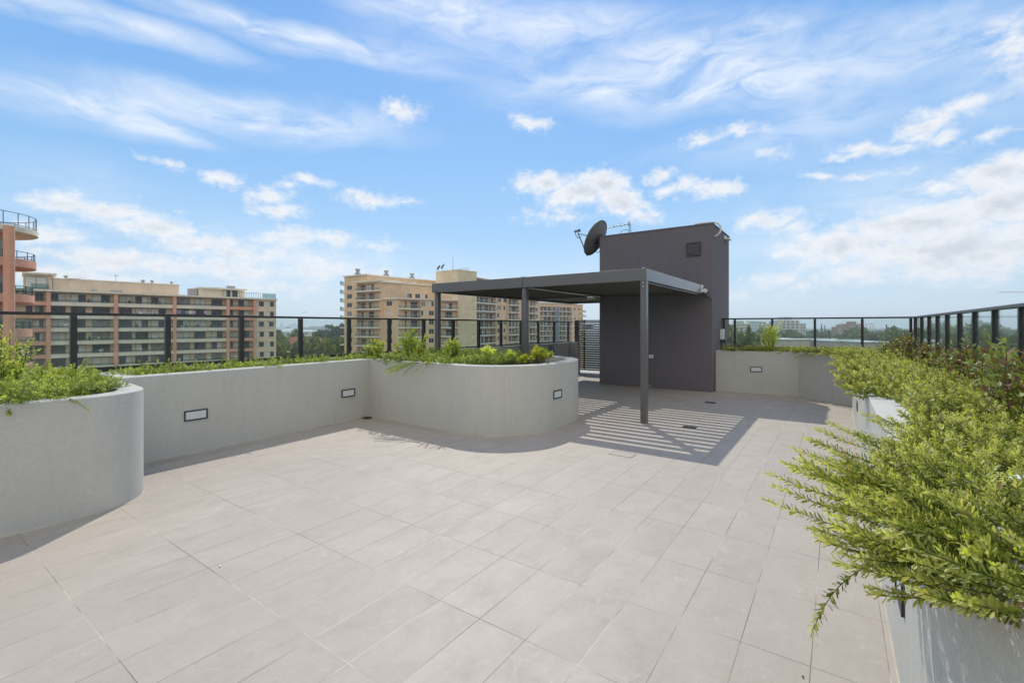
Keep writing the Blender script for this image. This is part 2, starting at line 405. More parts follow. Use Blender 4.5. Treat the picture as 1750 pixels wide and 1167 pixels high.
cm = nt.smooth(dens, -.16, .95)
# how thick the cloud is a little lower down tells the lit tops from the greyer undersides
vd = nt.vmath('ADD', AE, (0, 1.3, 0))
n1b = nt.noise(nt.vmath('MULTIPLY', vd, (1, 1.5, 1)), .55, 5, .62, .25)
under = nt.smooth(nt.math('ADD', dens, nt.math('MULTIPLY', nt.math('SUBTRACT', n1b, n1), 2.0)), .5, 1.7)
cir = cloudfield(CIR, warp(AE, .06, 4.5), True)
mp = nt.new('ShaderNodeMapping'); mp.inputs['Rotation'].default_value = (0, 0, R(-14)); mp.inputs['Scale'].default_value = (.10, .34, 1); nt.con(warp(warp(AE, .05, 5.0), .5, .8), mp.inputs[0])
n2 = nt.noise(mp.outputs[0], 1.0, 9, .60, .8)
cr = nt.math('MULTIPLY', nt.math('MULTIPLY', nt.math('MINIMUM', cir, 1.15), nt.smooth(n2, .20, .72)), .95, clamp=True)
# clear-sky colour by height (deep blue overhead, pale at the horizon), blended with the Sky Texture
STR = .13
gr_ = nt.ramp(nt.math('MULTIPLY', nt.math('MAXIMUM', el, 0.0), 1/90), [(0, (.52,.67,.79)), (.035, (.45,.64,.82)), (.11, (.31,.56,.85)), (.22, (.20,.46,.84)), (.40, (.105,.34,.79)), (.62, (.06,.25,.70)), (1, (.04,.20,.62))])
gr_ = nt.vmath('MULTIPLY', gr_, (1/STR, 1/STR, 1/STR))
skyc = nt.mix(.80, sky.outputs[0], gr_)
w0 = 1/STR
ccol = nt.mix(under, (.86*w0, .87*w0, .89*w0), (.60*w0, .64*w0, .70*w0))
fade = nt.smooth(el, .3, 5.0)
c = nt.mix(cr, skyc, (.88*w0, .92*w0, .97*w0))
c = nt.mix(nt.math('MULTIPLY', nt.math('MULTIPLY', cm, .93), nt.math('MULTIPLY_ADD', fade, .7, .3)), c, ccol)
# unseen bright cloud bank behind the viewer, added to fill shaded walls and facades
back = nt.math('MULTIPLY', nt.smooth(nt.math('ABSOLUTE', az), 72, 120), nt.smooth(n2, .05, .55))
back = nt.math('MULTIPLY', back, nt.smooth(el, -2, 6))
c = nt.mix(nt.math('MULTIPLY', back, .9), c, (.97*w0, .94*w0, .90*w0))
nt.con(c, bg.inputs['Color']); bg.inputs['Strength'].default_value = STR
sc.view_settings.view_transform = 'Standard'; sc.view_settings.look = 'None'; sc.view_settings.exposure = 0.13; sc.view_settings.gamma = 1
sc.cycles.use_denoising = True
try: sc.cycles.denoiser = 'OPENIMAGEDENOISE'
except Exception: pass
sc.cycles.max_bounces = 8; sc.cycles.transparent_max_bounces = 24; sc.cycles.diffuse_bounces = 4; sc.cycles.glossy_bounces = 3
sc.cycles.caustics_reflective = False; sc.cycles.caustics_refractive = False
sc.cycles.use_adaptive_sampling = False

# ------------------------------------------------------------------ terrace floor
m = MB(); m.box(-7.75, 1.55, -7, 15.5, -.35, 0)
tag(m.build('terrace_floor', M_TILE), kind='structure')
m = MB(); m.box(-7.7, 1.5, -6.95, 15.45, -29.9, -.36)
tag(m.build('terrace_substructure', M_CREAMW), kind='structure')

# ------------------------------------------------------------------ planters
def offset(poly, d):
    n = len(poly); out = []
    for i in range(n):
        p0, p1, p2 = (Vector(poly[(i+k-1) % n]) for k in range(3))
        e1 = (p1-p0).normalized(); e2 = (p2-p1).normalized()
        n1 = Vector((-e1.y, e1.x)); n2 = Vector((-e2.y, e2.x)); b = (n1+n2)
        b = b / max(.35, b.dot(n1)) if b.length > 1e-6 else n1
        out.append((p1.x + b.x*d, p1.y + b.y*d))
    return out
def arc(cx, cy, r, a0, a1, n=14):
    return [(cx+r*math.cos(R(a0+(a1-a0)*i/n)), cy+r*math.sin(R(a0+(a1-a0)*i/n))) for i in range(n+1)]
M_BEAD = surf('sealant', (.50, .44, .32), .7, 0, .25, 3)
def planter(label, outline, H, t=.19, soil=.10, smooth_groups=True):
    """outline counter-clockwise; wall ring with coping, soil inside"""
    cx = sum(p[0] for p in outline)/len(outline); cy = sum(p[1] for p in outline)/len(outline)
    root = thing('planter', label, 'planter', (cx, cy, 0))
    o = [(x-cx, y-cy) for x, y in outline]; i = offset(o, t); n = len(o); b = .008
    o2 = offset(o, b); i2 = offset(o, t-b)
    m = MB()
    V = [(x,y,0) for x,y in o] + [(x,y,H-b) for x,y in o] + [(x,y,H) for x,y in o2] + [(x,y,H) for x,y in i2] + [(x,y,H-b) for x,y in i] + [(x,y,0.02) for x,y in i]
    F = [(k*n+j, k*n+(j+1)%n, (k+1)*n+(j+1)%n, (k+1)*n+j) for k in range(5) for j in range(n)]
    m.add(V, F, 0, True)
    w_ = m.build('wall', M_WALL, root)
    w_.data.set_sharp_from_angle(angle=R(24))
    m = MB(); m.prism(offset(o, t-.01), 0.02, H-soil, 0); m.build('soil', M_SOIL, root)
    # bead of sealant where wall meets paving
    ob = offset(o, -.007); m = MB()
    m.add([(x,y,.0005) for x,y in ob] + [(x,y,.007) for x,y in o], [(j, (j+1)%n, n+(j+1)%n, n+j) for j in range(n)], 0, True)
    m.build('sealant_bead', M_BEAD, root)
    return root
def wall_light(root, c, tang, w=.235, h=.115):
    """recessed light: c = centre on the wall face (world), tang = direction along the wall, left to right"""
    t = Vector((tang[0], tang[1], 0)).normalized(); nrm = Vector((t.y, -t.x, 0)); up = Vector((0,0,1))
    M = Matrix((t, nrm, up)).transposed()     # local x along wall, y out of wall, z up
    loc = Vector(c) - root.location
    f = MB(); b = .016; dp = .012
    for (x0,x1,z0,z1) in ((-w/2,w/2,h/2-b,h/2),(-w/2,w/2,-h/2,-h/2+b),(-w/2,-w/2+b,-h/2+b,h/2-b),(w/2-b,w/2,-h/2+b,h/2-b)):
        f.obox(M @ Vector(((x0+x1)/2, dp/2-.002, (z0+z1)/2)), (x1-x0, dp, z1-z0), M)
    fr = f.build('wall_light', M_BLACK, root, loc)
    l = MB(); l.obox(M @ Vector((0, .001, 0)), (w-2*b-.002, .006, h-2*b-.002), M); l.build('lens', M_LENS, fr)

PL = planter('grey rendered planter with a rounded end at the left edge of the terrace',
    [(-7.6,-3.2),(-5.62,-3.2),(-5.45,-1.6),(-5.30,-.5),(-5.20,.45),(-5.155,.85)] + arc(-5.67, 1.13, .52, 0, 90, 12)[0:] + [(-6.1,1.685),(-7.6,1.72)], 1.0)
PM = planter('long grey rendered planter along the left fence with a rounded nose under the pergola',
    [(-7.6,1.74),(-6.585,1.74),(-6.66,3.5),(-6.76,5.26),(-5.6,5.235),(-4.75,5.21)] + arc(-4.64, 6.24, 1.05, -86, 0, 14)
    + arc(-4.75, 6.80, 1.16, 5, 90, 14) + [(-6.0,8.2),(-7.6,8.22)], 1.015, .2, .12)
PR = planter('long grey planter running down the right side and across behind, spilling green ground cover',
    [(.62,-1.2),(1.47,-1.2),(1.47,13.14),(-2.44,13.14),(-2.44,12.20),(-.71,12.36),(.25,11.45),(.235,8.5),(.222,4.75),(.236,1.82),(.34,1.35),(.50,.5)], 1.0, .21, .09)
wall_light(PM, (-6.615, 2.49, .48), (-.022,1), .265, .13)
wall_light(PM, (-6.722, 4.79, .475), (-.045,1), .265, .13)
wall_light(PM, (-3.588, 6.36, .53), (0,1), .26, .13)
wall_light(PR, (-1.56, 12.281, .575), (1,.092), .25, .125)
wall_light(PR, (.2335, 7.86, .51), (0,-1), .265, .13)
wall_light(PR, (.230, 2.65, .45), (0,-1), .265, .13)

# control joint in the nose and mortar bead along the foot of the walls
for q in range(-86, 0):
    jx, jy = -4.64+1.05*math.cos(R(q)), 6.24+1.05*math.sin(R(q))
    if abs(875 + FPX*(jx*CT+jy*ST)/(-jx*ST+jy*CT) - 864) < 3:
        m = MB(); m.obox((jx-PM.location.x, jy-PM.location.y, .505), (.0025, .002, 1.0), Matrix.Rotation(R(q+90), 3, 'Z')); m.build('control_joint', M_DRAINPALE, PM); break

# low parapet beyond the long planter, with a stencilled notice
pp = thing('parapet_wall', 'low dark grey parapet wall under the left fence beyond the pergola', 'parapet wall', (-7.62, 11.4, 0))
m = MB(); m.box(-.13, .12, -3.17, 2.72, 0, 1.04); m.box(-.13, .42, 2.72, 2.95, 0, 1.06)
m.build('wall', M_PARAPET, pp, bevel=.006)
m = MB(); rr = random.Random(5)
for row in range(7):
    z = .96 - row*.065; y = -.02
    y = 1.30 + rr.uniform(0, .04)
    while y < 1.66:
        wd = rr.uniform(.015, .05); m.box(.1215, .1235, y, min(y+wd, 1.68), z-.02, z+.014); y += wd + rr.uniform(.006, .018)
m.build('notice', M_LETTER, pp)

# ------------------------------------------------------------------ glass fences
def glass_fence(label, p0, p1, pos, top, zb, postw=.05, zpost=.85, name='glass_fence', postd=None):
    d = Vector((p1[0]-p0[0], p1[1]-p0[1], 0)); L = d.length; rz = math.atan2(d.y, d.x)
    root = thing(name, label, 'fence', (p0[0], p0[1], 0), rz)
    pd = postd or postw
    m = MB(); m.box(-.03, L+.03, -.04, .04, top-.035, top); m.build('top_rail', M_RAIL, root, bevel=.004)
    m = MB(); m.box(0, L, -.02, .02, zb-.02, zb+.025); m.build('bottom_rail', M_RAIL, root)
    pm = MB().box(-postw/2, postw/2, -pd/2, pd/2, 0, top-.037-zpost).mesh('post', M_RAIL)
    for x in pos: obj('post', pm, root, (x, 0, zpost))
    for a, b in zip(pos[:-1], pos[1:]):
        g = MB(); g.box(a+postw/2+.002, b-postw/2-.002, -.005, .005, zb+.026, top-.036); g.build('glass_pane', M_GLASS, root)
    return root
ypos = [1.565 + .982*i for i in range(-5, 14)]
glass_fence('long black framed glass fence behind the left planter', (-7.72, -3.4), (-7.66, 14.6),
            [y + 3.4 for y in ypos], 1.765, 1.05, .062, .82)
glass_fence('black framed glass fence along the right planter with close set posts', (1.36, 13.02), (1.36, -1.2),
            [13.02 - y for y in (12.9,11.98,11.1,10.26,9.44,8.58,7.74,6.88,6.01,5.15,4.3,3.44,2.58,1.7,.85,0.0,-1.0)], 1.80, 1.03, .042, .82, postd=.055)
glass_fence('black framed glass fence across the back planter beside the dark tower', (-2.42, 13.02), (1.36, 13.02),
            [.02,.28, 1.12, 2.0, 2.89, 3.72], 1.80, 1.06, .05, .82)

# slatted gate
g = thing('slatted_gate', 'black gate of horizontal slats between the left fence and the dark tower', 'gate', (-7.42, 14.42, 0))
for xa_, xb_ in ((-.02,.06),(2.0,2.06)): MB().box(xa_, xb_, -.03, .03, 0, 1.80).build('gate_post', M_BLACK, g)
m = MB(); m.box(.08, 1.98, -.02, .02, 1.76, 1.80); m.box(.08, 1.98, -.02, .02, .09, .13); m.box(.08, .12, -.02, .02, .13, 1.76); m.box(.30,.34,.012,.03,.13,1.76); m.build('gate_frame', M_BLACK, g)
m = MB()
for i in range(21): m.box(.12, 1.98, -.012, .012, .165 + i*.0765, .165 + i*.0765 + .05)
m.build('slat_panel', M_BLACK, g)
m = MB(); m.box(.02,.09,-.05,-.02,1.48,1.58); m.build('latch', M_BLACK, g)
m = MB(); m.box(.20, .68, -.026, -.014, 1.475, 1.655); s_ = m.build('sign', M_SIGN, g)
def text(s, size, loc, parent, mat, rot, name='lettering', ext=.001, align='CENTER', sx=1.0):
    cu = bpy.data.curves.new(name, 'FONT'); cu.body = s; cu.size = size; cu.extrude = ext; cu.align_x = align; cu.align_y = 'CENTER'
    tmp = bpy.data.objects.new(name, cu); COL.objects.link(tmp); dg = bpy.context.evaluated_depsgraph_get()
    me = bpy.data.meshes.new_from_object(tmp.evaluated_get(dg)); bpy.data.objects.remove(tmp); bpy.data.curves.remove(cu)
    me.materials.clear(); me.materials.append(mat)
    return obj(name, me, parent, loc, rot=rot, scale=(sx,1,1))
for s, z in (('RESTRICTED AREA', 1.62), ('AUTHORISED', 1.565), ('PERSONNEL ONLY', 1.51)):
    text(s, .05, (.44, -.028, z), s_, M_LETTER, (R(90), 0, 0), sx=.98)

# ------------------------------------------------------------------ stair tower
tw = thing('stair_tower', 'tall charcoal rendered stair tower standing behind the pergola', 'tower', (-3.93, 13.0, 0))
m = MB(); x0, x1, y0, y1, H = -1.47, 1.475, -1.07, 1.02, 4.07
m.box(x0, x1, y0, y1, 0, H); m.build('body', M_TOWER, tw, bevel=.012)
m = MB(); m.box(x0-.012, x1+.012, y0-.012, y0+.10, H-.004, H+.022); m.box(x0-.012, x1+.012, y1-.1, y1+.012, H-.004, H+.022); m.box(x1-.1, x1+.012, y0+.10, y1-.1, H-.004, H+.022); m.box(x0-.012, x0+.1, y0+.10, y1-.1, H-.004, H+.022)
m.build('roof_flashing', M_TOWER, tw)
v = MB(); vx, vz, vw_ = 1.04, 3.49, .34
for a in ((vx-vw_/2, vx+vw_/2, vz+vw_/2-.04, vz+vw_/2), (vx-vw_/2, vx+vw_/2, vz-vw_/2, vz-vw_/2+.04), (vx-vw_/2, vx-vw_/2+.04, vz-vw_/2+.04, vz+vw_/2-.04), (vx+vw_/2-.04, vx+vw_/2, vz-vw_/2+.04, vz+vw_/2-.04)):
    v.box(a[0], a[1], y0-.022, y0-.001, a[2], a[3])
vf = v.build('vent', M_BLACK, tw)
v = MB(); v.box(vx-.13, vx+.13, y0-.004, y0-.002, vz-.13, vz+.13, 1)
for k in range(5):
    v.obox((vx, y0-.014, vz-.10+k*.05), (.258, .006, .030), Matrix.Rotation(R(-25), 3, 'X'))
v.build('vent_slats', [M_LOUV, M_CABLE], vf)
p = [(1.05,-1.0,H+.05),(1.30,-1.0,H+.055),(1.46,-.99,H+.05)] + [(1.475+.16*math.sin(R(a)), -.95+.02, H-.12+.17*math.cos(R(a))) for a in range(0, 181, 15)] + [(1.475,-.93,H-.29)]
m = MB(); m.tube(p, .022, 8); m.build('conduit', M_WHITEP, tw)
m = MB(); m.box(1.477, 1.60, .32, .62, H-.17, H-.13); m.box(1.477, 1.50, .32, .62, H-.13, H-.07); m.build('bracket', M_WHITEP, tw)
m = MB(); m.box(-.07, .04, y0-.035, y0-.001, .765, .855); m.box(-.04,.01,y0-.04,y0-.035,.79,.83,1); m.build('power_outlet', [M_WHITEP, M_LENS], tw, bevel=.006)
m = MB(); m.box(-.12, .0, y0-.02, y0-.001, .015, .06); m.build('drain_spitter', M_STEEL, tw, bevel=.004)
# meter and hoses on the side wall
m = MB(); m.box(1.477, 1.56, -.22, -.05, 1.25, 1.52); m.box(1.477, 1.54, .02, .14, 1.30, 1.50); mtr = m.build('meter_box', M_WHITEP, tw, bevel=.01)
m = MB(); m.box(1.477, 1.545, -.045, .015, 1.27, 1.44)
m.tube([(1.52,-.14,1.25),(1.56,-.1,1.18),(1.6,0,1.17),(1.6,.1,1.20),(1.62,.2,1.27),(1.66,.25,1.3),(1.68,.2,1.25),(1.63,.1,1.18)], .014, 6)
m.build('cables', M_CABLE, mtr)
m = MB()
for k in range(3): m.tube([(1.52,-.02+k*.045,1.22),(1.52+.01*k,-.02+k*.05,.92)], .02, 8)
m.build('pipes', M_STEEL, mtr)

# satellite dish on the tower's left edge
ds = thing('satellite_dish', 'grey satellite dish with a feed arm at the top left of the dark tower', 'satellite dish', (-5.42, 12.35, 3.85))
ax = Vector((-.60, .33, .55)).normalized()         # where the bowl looks
ax = Vector((-.86, -.01, .47)).normalized()
Q = ax.to_track_quat('Z', 'Y').to_matrix()
c0 = Vector((-.20, -.22, .25))
m = MB(); Rd = .52; dp = .11
prof = [(0.001, -dp)] + [(Rd*k/10, -dp + dp*(k/10)**2) for k in range(1, 11)]
m.lathe(prof, 40, c0, Q); m.lathe([(r, z-.008) for r, z in prof], 40, c0, Q); m.lathe([(Rd, 0.004), (Rd+.012, 0.0), (Rd+.012, -.02), (Rd-.005, -.02)], 40, c0, Q)
m.build('reflector', M_DISH, ds)
m = MB()
hub = c0 + Q @ Vector((0, 0, -dp-.02)); m.lathe([(.001,-.05),(.15,-.05),(.16,0),(.13,.03),(.001,.03)], 20, hub, Q)
m.obox(c0 + Q @ Vector((0, 0, -dp-.10)), (.20, .12, .12), Q); m.tube([c0 + Q @ Vector((0,0,-dp-.1)), (.0, -.02, .12), (.0, .0, -.3)], .03, 10)
m.obox((.03, .02, -.05), (.05, .16, .4)); m.obox((.03,.02,.12),(.09,.05,.05))
m.build('mount', M_BLACK, ds)
low = c0 + Q @ Vector((0, -Rd, 0)); vdn = min((Q @ Vector((Rd*math.cos(a), Rd*math.sin(a), 0)) for a in [k*math.pi/36 for k in range(72)]), key=lambda q: q.z)
low = c0 + vdn; foc = c0 + ax*.62 + Vector((0,0,-.10))
m = MB(); m.tube([c0 + vdn*.75 + ax*-.05, low + Vector((0,0,-.03)), low.lerp(foc, .5) , foc], .018, 8)
side = ax.cross(vdn).normalized()
m.tube([foc + Vector((.02,0,-.02)), c0 + side*Rd*.95], .008, 6); m.tube([foc + Vector((.02,0,-.02)), c0 - side*Rd*.95], .008, 6)
m.build('feed_arm', M_DISH, ds)
m = MB(); m.obox(foc + Vector((-.03,0,.06)), (.16,.05,.05), None); m.obox(foc + Vector((.04,0,.07)), (.06,.07,.07)); m.build('receiver', M_DISH, ds)
m = MB(); m.tube([foc+Vector((-.08,0,.04)), foc+Vector((-.07,.01,-.06)), foc+Vector((-.0,.01,-.14)), foc+Vector((.09,.01,-.12))], .01, 6)
ctr = Vector((-.22,.0,-.06)); m.tube([ctr + Vector((.075*math.cos(R(a)), .0, .075*math.sin(R(a)))) for a in range(0, 361, 20)], .009, 6, cap=False)
m.tube([low, low+Vector((.1,.02,-.01)), (-.2,.02,.04), (-.08,.02,.06), (.01,.02,.03)], .012, 6)
ctr = Vector((.01,.0,-.1)); m.tube([ctr + Vector((.06*math.cos(R(a)), .02, .13*math.sin(R(a)))) for a in range(0, 361, 20)], .008, 6, cap=False)
m.build('cable', M_CABLE, ds)

# television aerial on the tower roof
an = thing('television_aerial', 'thin television aerial on a short mast on the dark tower roof', 'aerial', (-5.02, 13.2, 4.08))
m = MB(); m.tube([(0,0,-.005),(0,0,.62)], .02, 8); m.obox((0,0,.53),(.06,.06,.06)); m.build('mast', M_STEEL, an)
m = MB(); b0, b1 = Vector((.03,-.0,.53)), Vector((-1.05,-.1,.47)); m.tube([b0,b1], .011, 6)
for k in range(10):
    p = b0.lerp(b1, .06+.1*k); m.tube([p+Vector((-.02,-.12,0)), p+Vector((.02,.12,0))], .006, 5); m.obox(p, (.03,.03,.03))
    if k % 2 == 0: m.tube([p+Vector((0,-.0,.05)), p+Vector((0,0,-.05))], .009, 5)
m.build('boom', M_STEEL, an)
m = MB(); ctr = Vector((-.14,.0,.22)); m.tube([ctr + Vector((.16*math.cos(R(a)), 0, .16*math.sin(R(a)))) for a in range(0, 361, 15)], .007, 5, cap=False)
m.build('cable', M_CABLE, an); MB().tube([(.04,0,.5),(.05,0,.3),(.02,0,.1)], .007, 5).build('cable', M_CABLE, an)

# ------------------------------------------------------------------ pergola
PX0, PX1, PY0, PY1, PT, PB = -7.43, -2.55, 7.46, 11.18, 2.545, 2.345
pg = thing('pergola', 'dark aluminium pergola with an open louvred roof over the terrace', 'pergola', (PX0, PY0, 0))
W_, D_ = PX1-PX0, PY1-PY0; bt = .055; xm = W_/2
m = MB(); m.box(0, xm-.004, 0, bt, PB, PT); m.box(xm+.004, W_-.002, 0, bt, PB, PT); m.build('front_beam', M_METAL, pg, bevel=.004)
m = MB(); m.box(W_-bt, W_, .001, D_, PB, PT); m.box(W_-bt-.04, W_-bt-.002, bt, D_-bt, PB-.028, PB+.03, 0); m.build('side_beam', M_METAL, pg, bevel=.004)
m = MB(); m.box(0, bt, bt+.001, D_, PB, PT); m.build('side_beam', M_METAL, pg, bevel=.004)
m = MB(); m.box(bt+.001, W_-bt-.001, D_-bt, D_-.002, PB, PT); m.build('rear_beam', M_METAL, pg, bevel=.004)
m = MB(); m.box(xm-.07, xm-.002, bt+.001, D_-bt-.001, PB, PT-.01); m.box(xm+.002, xm+.07, bt+.001, D_-bt-.001, PB, PT-.01); m.build('middle_beam', M_METAL, pg, bevel=.004)
# closed roof strip up to the tower, and the roof running on past its left side to the gate
m = MB(); m.box(2.04, W_-.03, D_+.001, D_+.735, PB+.03, PB+.10); m.build('roof_strip', M_LOUV, pg)
m = MB(); m.box(bt+.001, 1.98, D_+.001, D_+2.8, PB+.06, PB+.12); m.build('roof_panel', M_LOUV, pg)
for xx in (0, 1.985): MB().box(xx, xx+bt, D_+.001, D_+2.85, PB, PT-.02).build('side_beam', M_METAL, pg, bevel=.004)
MB().box(bt+.001, 1.984, D_+2.801, D_+2.85, PB, PT-.02).build('rear_beam', M_METAL, pg, bevel=.004)
for k, (xa, xb) in enumerate(((bt+.012, xm-.075), (xm+.075, W_-bt-.012))):
    m = MB(); n = 16; tilt = Matrix.Rotation(R(24), 3, 'X')
    for i in range(n):
        y = bt + .13 + i*(D_-2*bt-.22)/(n-1)
        c_ = Vector(((xa+xb)/2, y, PB+.105))
        m.obox(c_, (xb-xa, .205, .012), tilt)
        m.obox(c_ + tilt @ Vector((0, -.098, -.012)), (xb-xa, .008, .024), tilt)
        m.obox(c_ + tilt @ Vector((0, .0, .012)), (xb-xa, .035, .018), tilt)
    m.build('louvre_panel', M_LOUV, pg)
    for xx in (xa+.004, xb-.004):
        MB().box(xx-.004, xx+.004, bt+.02, D_-bt-.02, PB+.01, PB+.03).build('louvre_track', M_BLACK, pg)
def post(x, y, z0=0.0):
    m = MB(); m.box(0, .10, 0, .10, z0, PB-.001); o = m.build('post', M_METAL, pg, (x, y, 0), bevel=.005)
    b = MB(); b.box(.008, .092, -.006, -.001, PB-.13, PB-.003); b.build('bracket', M_METAL, o)
    for z in (PB-.095, PB-.035): MB().lathe([(.001,.012),(.012,.012),(.014,.004),(.014,0)], 10, (.05,-.006,z), Matrix.Rotation(R(90), 3, 'X')).build('bolt', M_STEEL, o)
post(W_-.102, .004); post(xm-.05, .06, .88); post(.03, .06, .88); post(.02, D_-.15, .0)
for x in (xm-.03, xm+.03, W_-.06): MB().lathe([(.02,0),(.02,.014),(.001,.02)], 10, (x, .03, PT)).build('cap_bolt', M_STEEL, pg)
m = MB(); m.box(W_-.05, W_+.02, D_+.002, D_+.16, PB+.02, PB+.2); m.obox((W_+.06, D_+.12, PB+.07), (.09,.12,.08), Matrix.Rotation(R(25),3,'Y')); m.build('junction_box', M_WHITEP, pg, bevel=.012)
m = MB(); m.tube([(W_-.02,D_+.2,PB+.2),(W_+.03,D_+.05,PB+.12),(W_+.02,D_+.12,PB-.0),(W_+.0,D_+.4,PB-.03),(W_+.04,D_+.66,PB-.06)], .008, 6)
for k in range(5): m.tube([(W_+.0,D_+.2+.05*k,PB-.01),(W_+.02+.03*k,D_+.3+.04*k,PB-.06-.02*k),(W_+.06,D_+.36+.05*k,PB-.02-.03*k)], .006, 5)
m.build('cable', M_CABLE, pg)
m = MB(); m.box(2.15, 2.35, D_-.30, D_-.18, PB-.06, PB+.0); m.build('sensor_box', M_WHITEP, pg, bevel=.01)

# ------------------------------------------------------------------ small things on the paving
def drain(x, y, label, mat, w=.22, d=.13):
    t = thing('floor_drain', label, 'drain', (x, y, .001))
    m = MB(); b = .015
    for a in ((-w/2,w/2,-d/2,-d/2+b),(-w/2,w/2,d/2-b,d/2),(-w/2,-w/2+b,-d/2+b,d/2-b),(w/2-b,w/2,-d/2+b,d/2-b)): m.box(*a, 0, .006)
    m.build('drain_frame', mat, t)
    m = MB(); m.box(-w/2+b, w/2-b, -d/2+b, d/2-b, 0, .002, 1)
    for k in range(7): 
        x_ = -w/2+b+.008+k*(w-2*b-.02)/6; m.box(x_-.004, x_+.004, -d/2+b, d/2-b, .002, .005)
    m.build('grate', [mat, M_CABLE if mat is M_DRAIN else M_DRAINPALE], t)
drain(-1.90, 7.60, 'small dark floor drain in the striped shade beside the front pergola post', M_DRAIN, .2, .16)
drain(-2.16, 10.28, 'small dark floor drain in the shade in front of the dark tower', M_DRAIN, .2, .16)
drain(-2.19, 5.53, 'pale floor drain at the front edge of the pergola shade', M_DRAINPALE, .30, .20)
def litter(name, label, cat, x, y, r, mat, n, seed, h=.012, flat=.5):
    rr = random.Random(seed); m = MB()
    for k in range(n):
        a = rr.uniform(0, 6.28); q = r*math.sqrt(rr.random()); s = rr.uniform(.4, 1)*h
        M = Matrix.Rotation(rr.uniform(0,6.28),3,'Z') @ Matrix.Rotation(rr.uniform(-.6,.6),3,'X')
        m.obox((q*math.cos(a), q*math.sin(a), s*.5+.001*k % .01), (s*2, s*1.0, s*flat), M)
    return tag(m.build(name, mat, None, (x, y, .002)), label, cat)
M_DRYLEAF = surf('dry_leaf', (.10, .055, .03), .9, 0, .4, 80)
M_PALEBIT = surf('pale_leaf', (.42, .46, .32), .8, 0, .2, 80)
pile = litter('leaf_pile', 'little heap of dry brown leaves in the corner of the long planter', 'leaf litter', -6.66, 5.12, .07, M_DRYLEAF, 60, 3, .022)
litter('leaf_scrap', 'pale curled leaf lying on the paving close to the viewer', 'leaf', -1.62, 1.36, .010, M_PALEBIT, 6, 4, .011, .3)
litter('paving_pebble', 'dark pebble on the paving left of the overhanging ground cover', 'pebble', -.125, 2.485, .004, M_DRYLEAF, 3, 8, .008, .8)
litter('paper_scrap', 'tiny white paper scrap on the paving by the rounded left planter', 'paper scrap', -3.36, 1.405, .006, M_WHITEP, 3, 9, .010, .2)
# crumpled pale bag among the ground cover
bmx = bmesh.new(); bmesh.ops.create_icosphere(bmx, subdivisions=4, radius=1)
from mathutils import noise as mnoise
for v_ in bmx.verts:
    p = v_.co.copy(); k = 1 + .16*mnoise.noise(p*2.2) + .05*mnoise.noise(p*6)
    v_.co = Vector((p.x*.075*k, p.y*.06*k, p.z*.026*k))
me = bpy.data.meshes.new('bag'); bmx.to_mesh(me); bmx.free()
for p in me.polygons: p.use_smooth = True
mm, nt_, bs_ = newmat('pale_blue_plastic'); tcx = nt_.new('ShaderNodeTexCoord').outputs['Object']
nt_.con(nt_.ramp(nt_.noise(tcx, 22, 3, .5), [(.42,(.74,.76,.78)),(.55,(.60,.75,.85)),(.66,(.25,.55,.75))]), bs_.inputs['Base Color']); bs_.inputs['Roughness'].default_value = .35
me.materials.append(mm)
tag(obj('plastic_bag', me, None, (.60, 2.47, 1.03)), 'crumpled white and blue plastic bag lying in the ground cover on the right', 'bag')
# ------------------------------------------------------------------ foliage
rng = np.random.default_rng(11)
def rot_z(a): c, s = np.cos(a), np.sin(a); return np.array([[c,-s,0],[s,c,0],[0,0,1]])
def leaf_quads(P, D, U, L, Wd, fold=.25, droop=0.0, wide=.5):
    """leaves from arrays: P base, D direction, U leaf normal, L length, Wd width -> verts (n,5,3); two quads each"""
    S = np.cross(D, U); S /= np.linalg.norm(S, axis=1, keepdims=True) + 1e-9
    L = L[:,None]; Wd = Wd[:,None]
    b = P; mid = P + D*L*wide - U*Wd*fold
    l = P + D*L*wide + S*Wd*.5; r = P + D*L*wide - S*Wd*.5
    t = P + D*L - U*L*droop
    V = np.stack([b, l, mid, r, t], 1).reshape(-1, 3)
    n = len(P); i = np.arange(n)*5
    F = np.concatenate([np.stack([i, i+2, i+4, i+1], 1), np.stack([i, i+3, i+4, i+2], 1)])
    return V, F
def leaf_blunt(P, D, U, L, Wd, fold=.2, droop=0.1):
    """finer leaf, narrow at the stalk, widest past the middle, blunt at the tip (8 verts, 4 quads)"""
    S = np.cross(D, U); S /= np.linalg.norm(S, axis=1, keepdims=True) + 1e-9
    L = L[:,None]; Wd = Wd[:,None]
    m1 = P + D*L*.33 - U*Wd*fold*.5; m2 = P + D*L*.72 - U*(Wd*fold*.8 + L*droop*.4)
    l1 = P + D*L*.36 + S*Wd*.36; r1 = P + D*L*.36 - S*Wd*.36
    l2 = P + D*L*.76 + S*Wd*.46 - U*L*droop*.4; r2 = P + D*L*.76 - S*Wd*.46 - U*L*droop*.4
    t = P + D*L - U*L*droop
    V = np.stack([P, l1, l2, t, r2, r1, m1, m2], 1).reshape(-1, 3)
    i = np.arange(len(P))*8
    F = np.concatenate([np.stack([i, i+6, i+7, i+1], 1), np.stack([i+1, i+7, i+3, i+2], 1), np.stack([i, i+5, i+7, i+6], 1), np.stack([i+5, i+4, i+3, i+7], 1)])
    return V, F
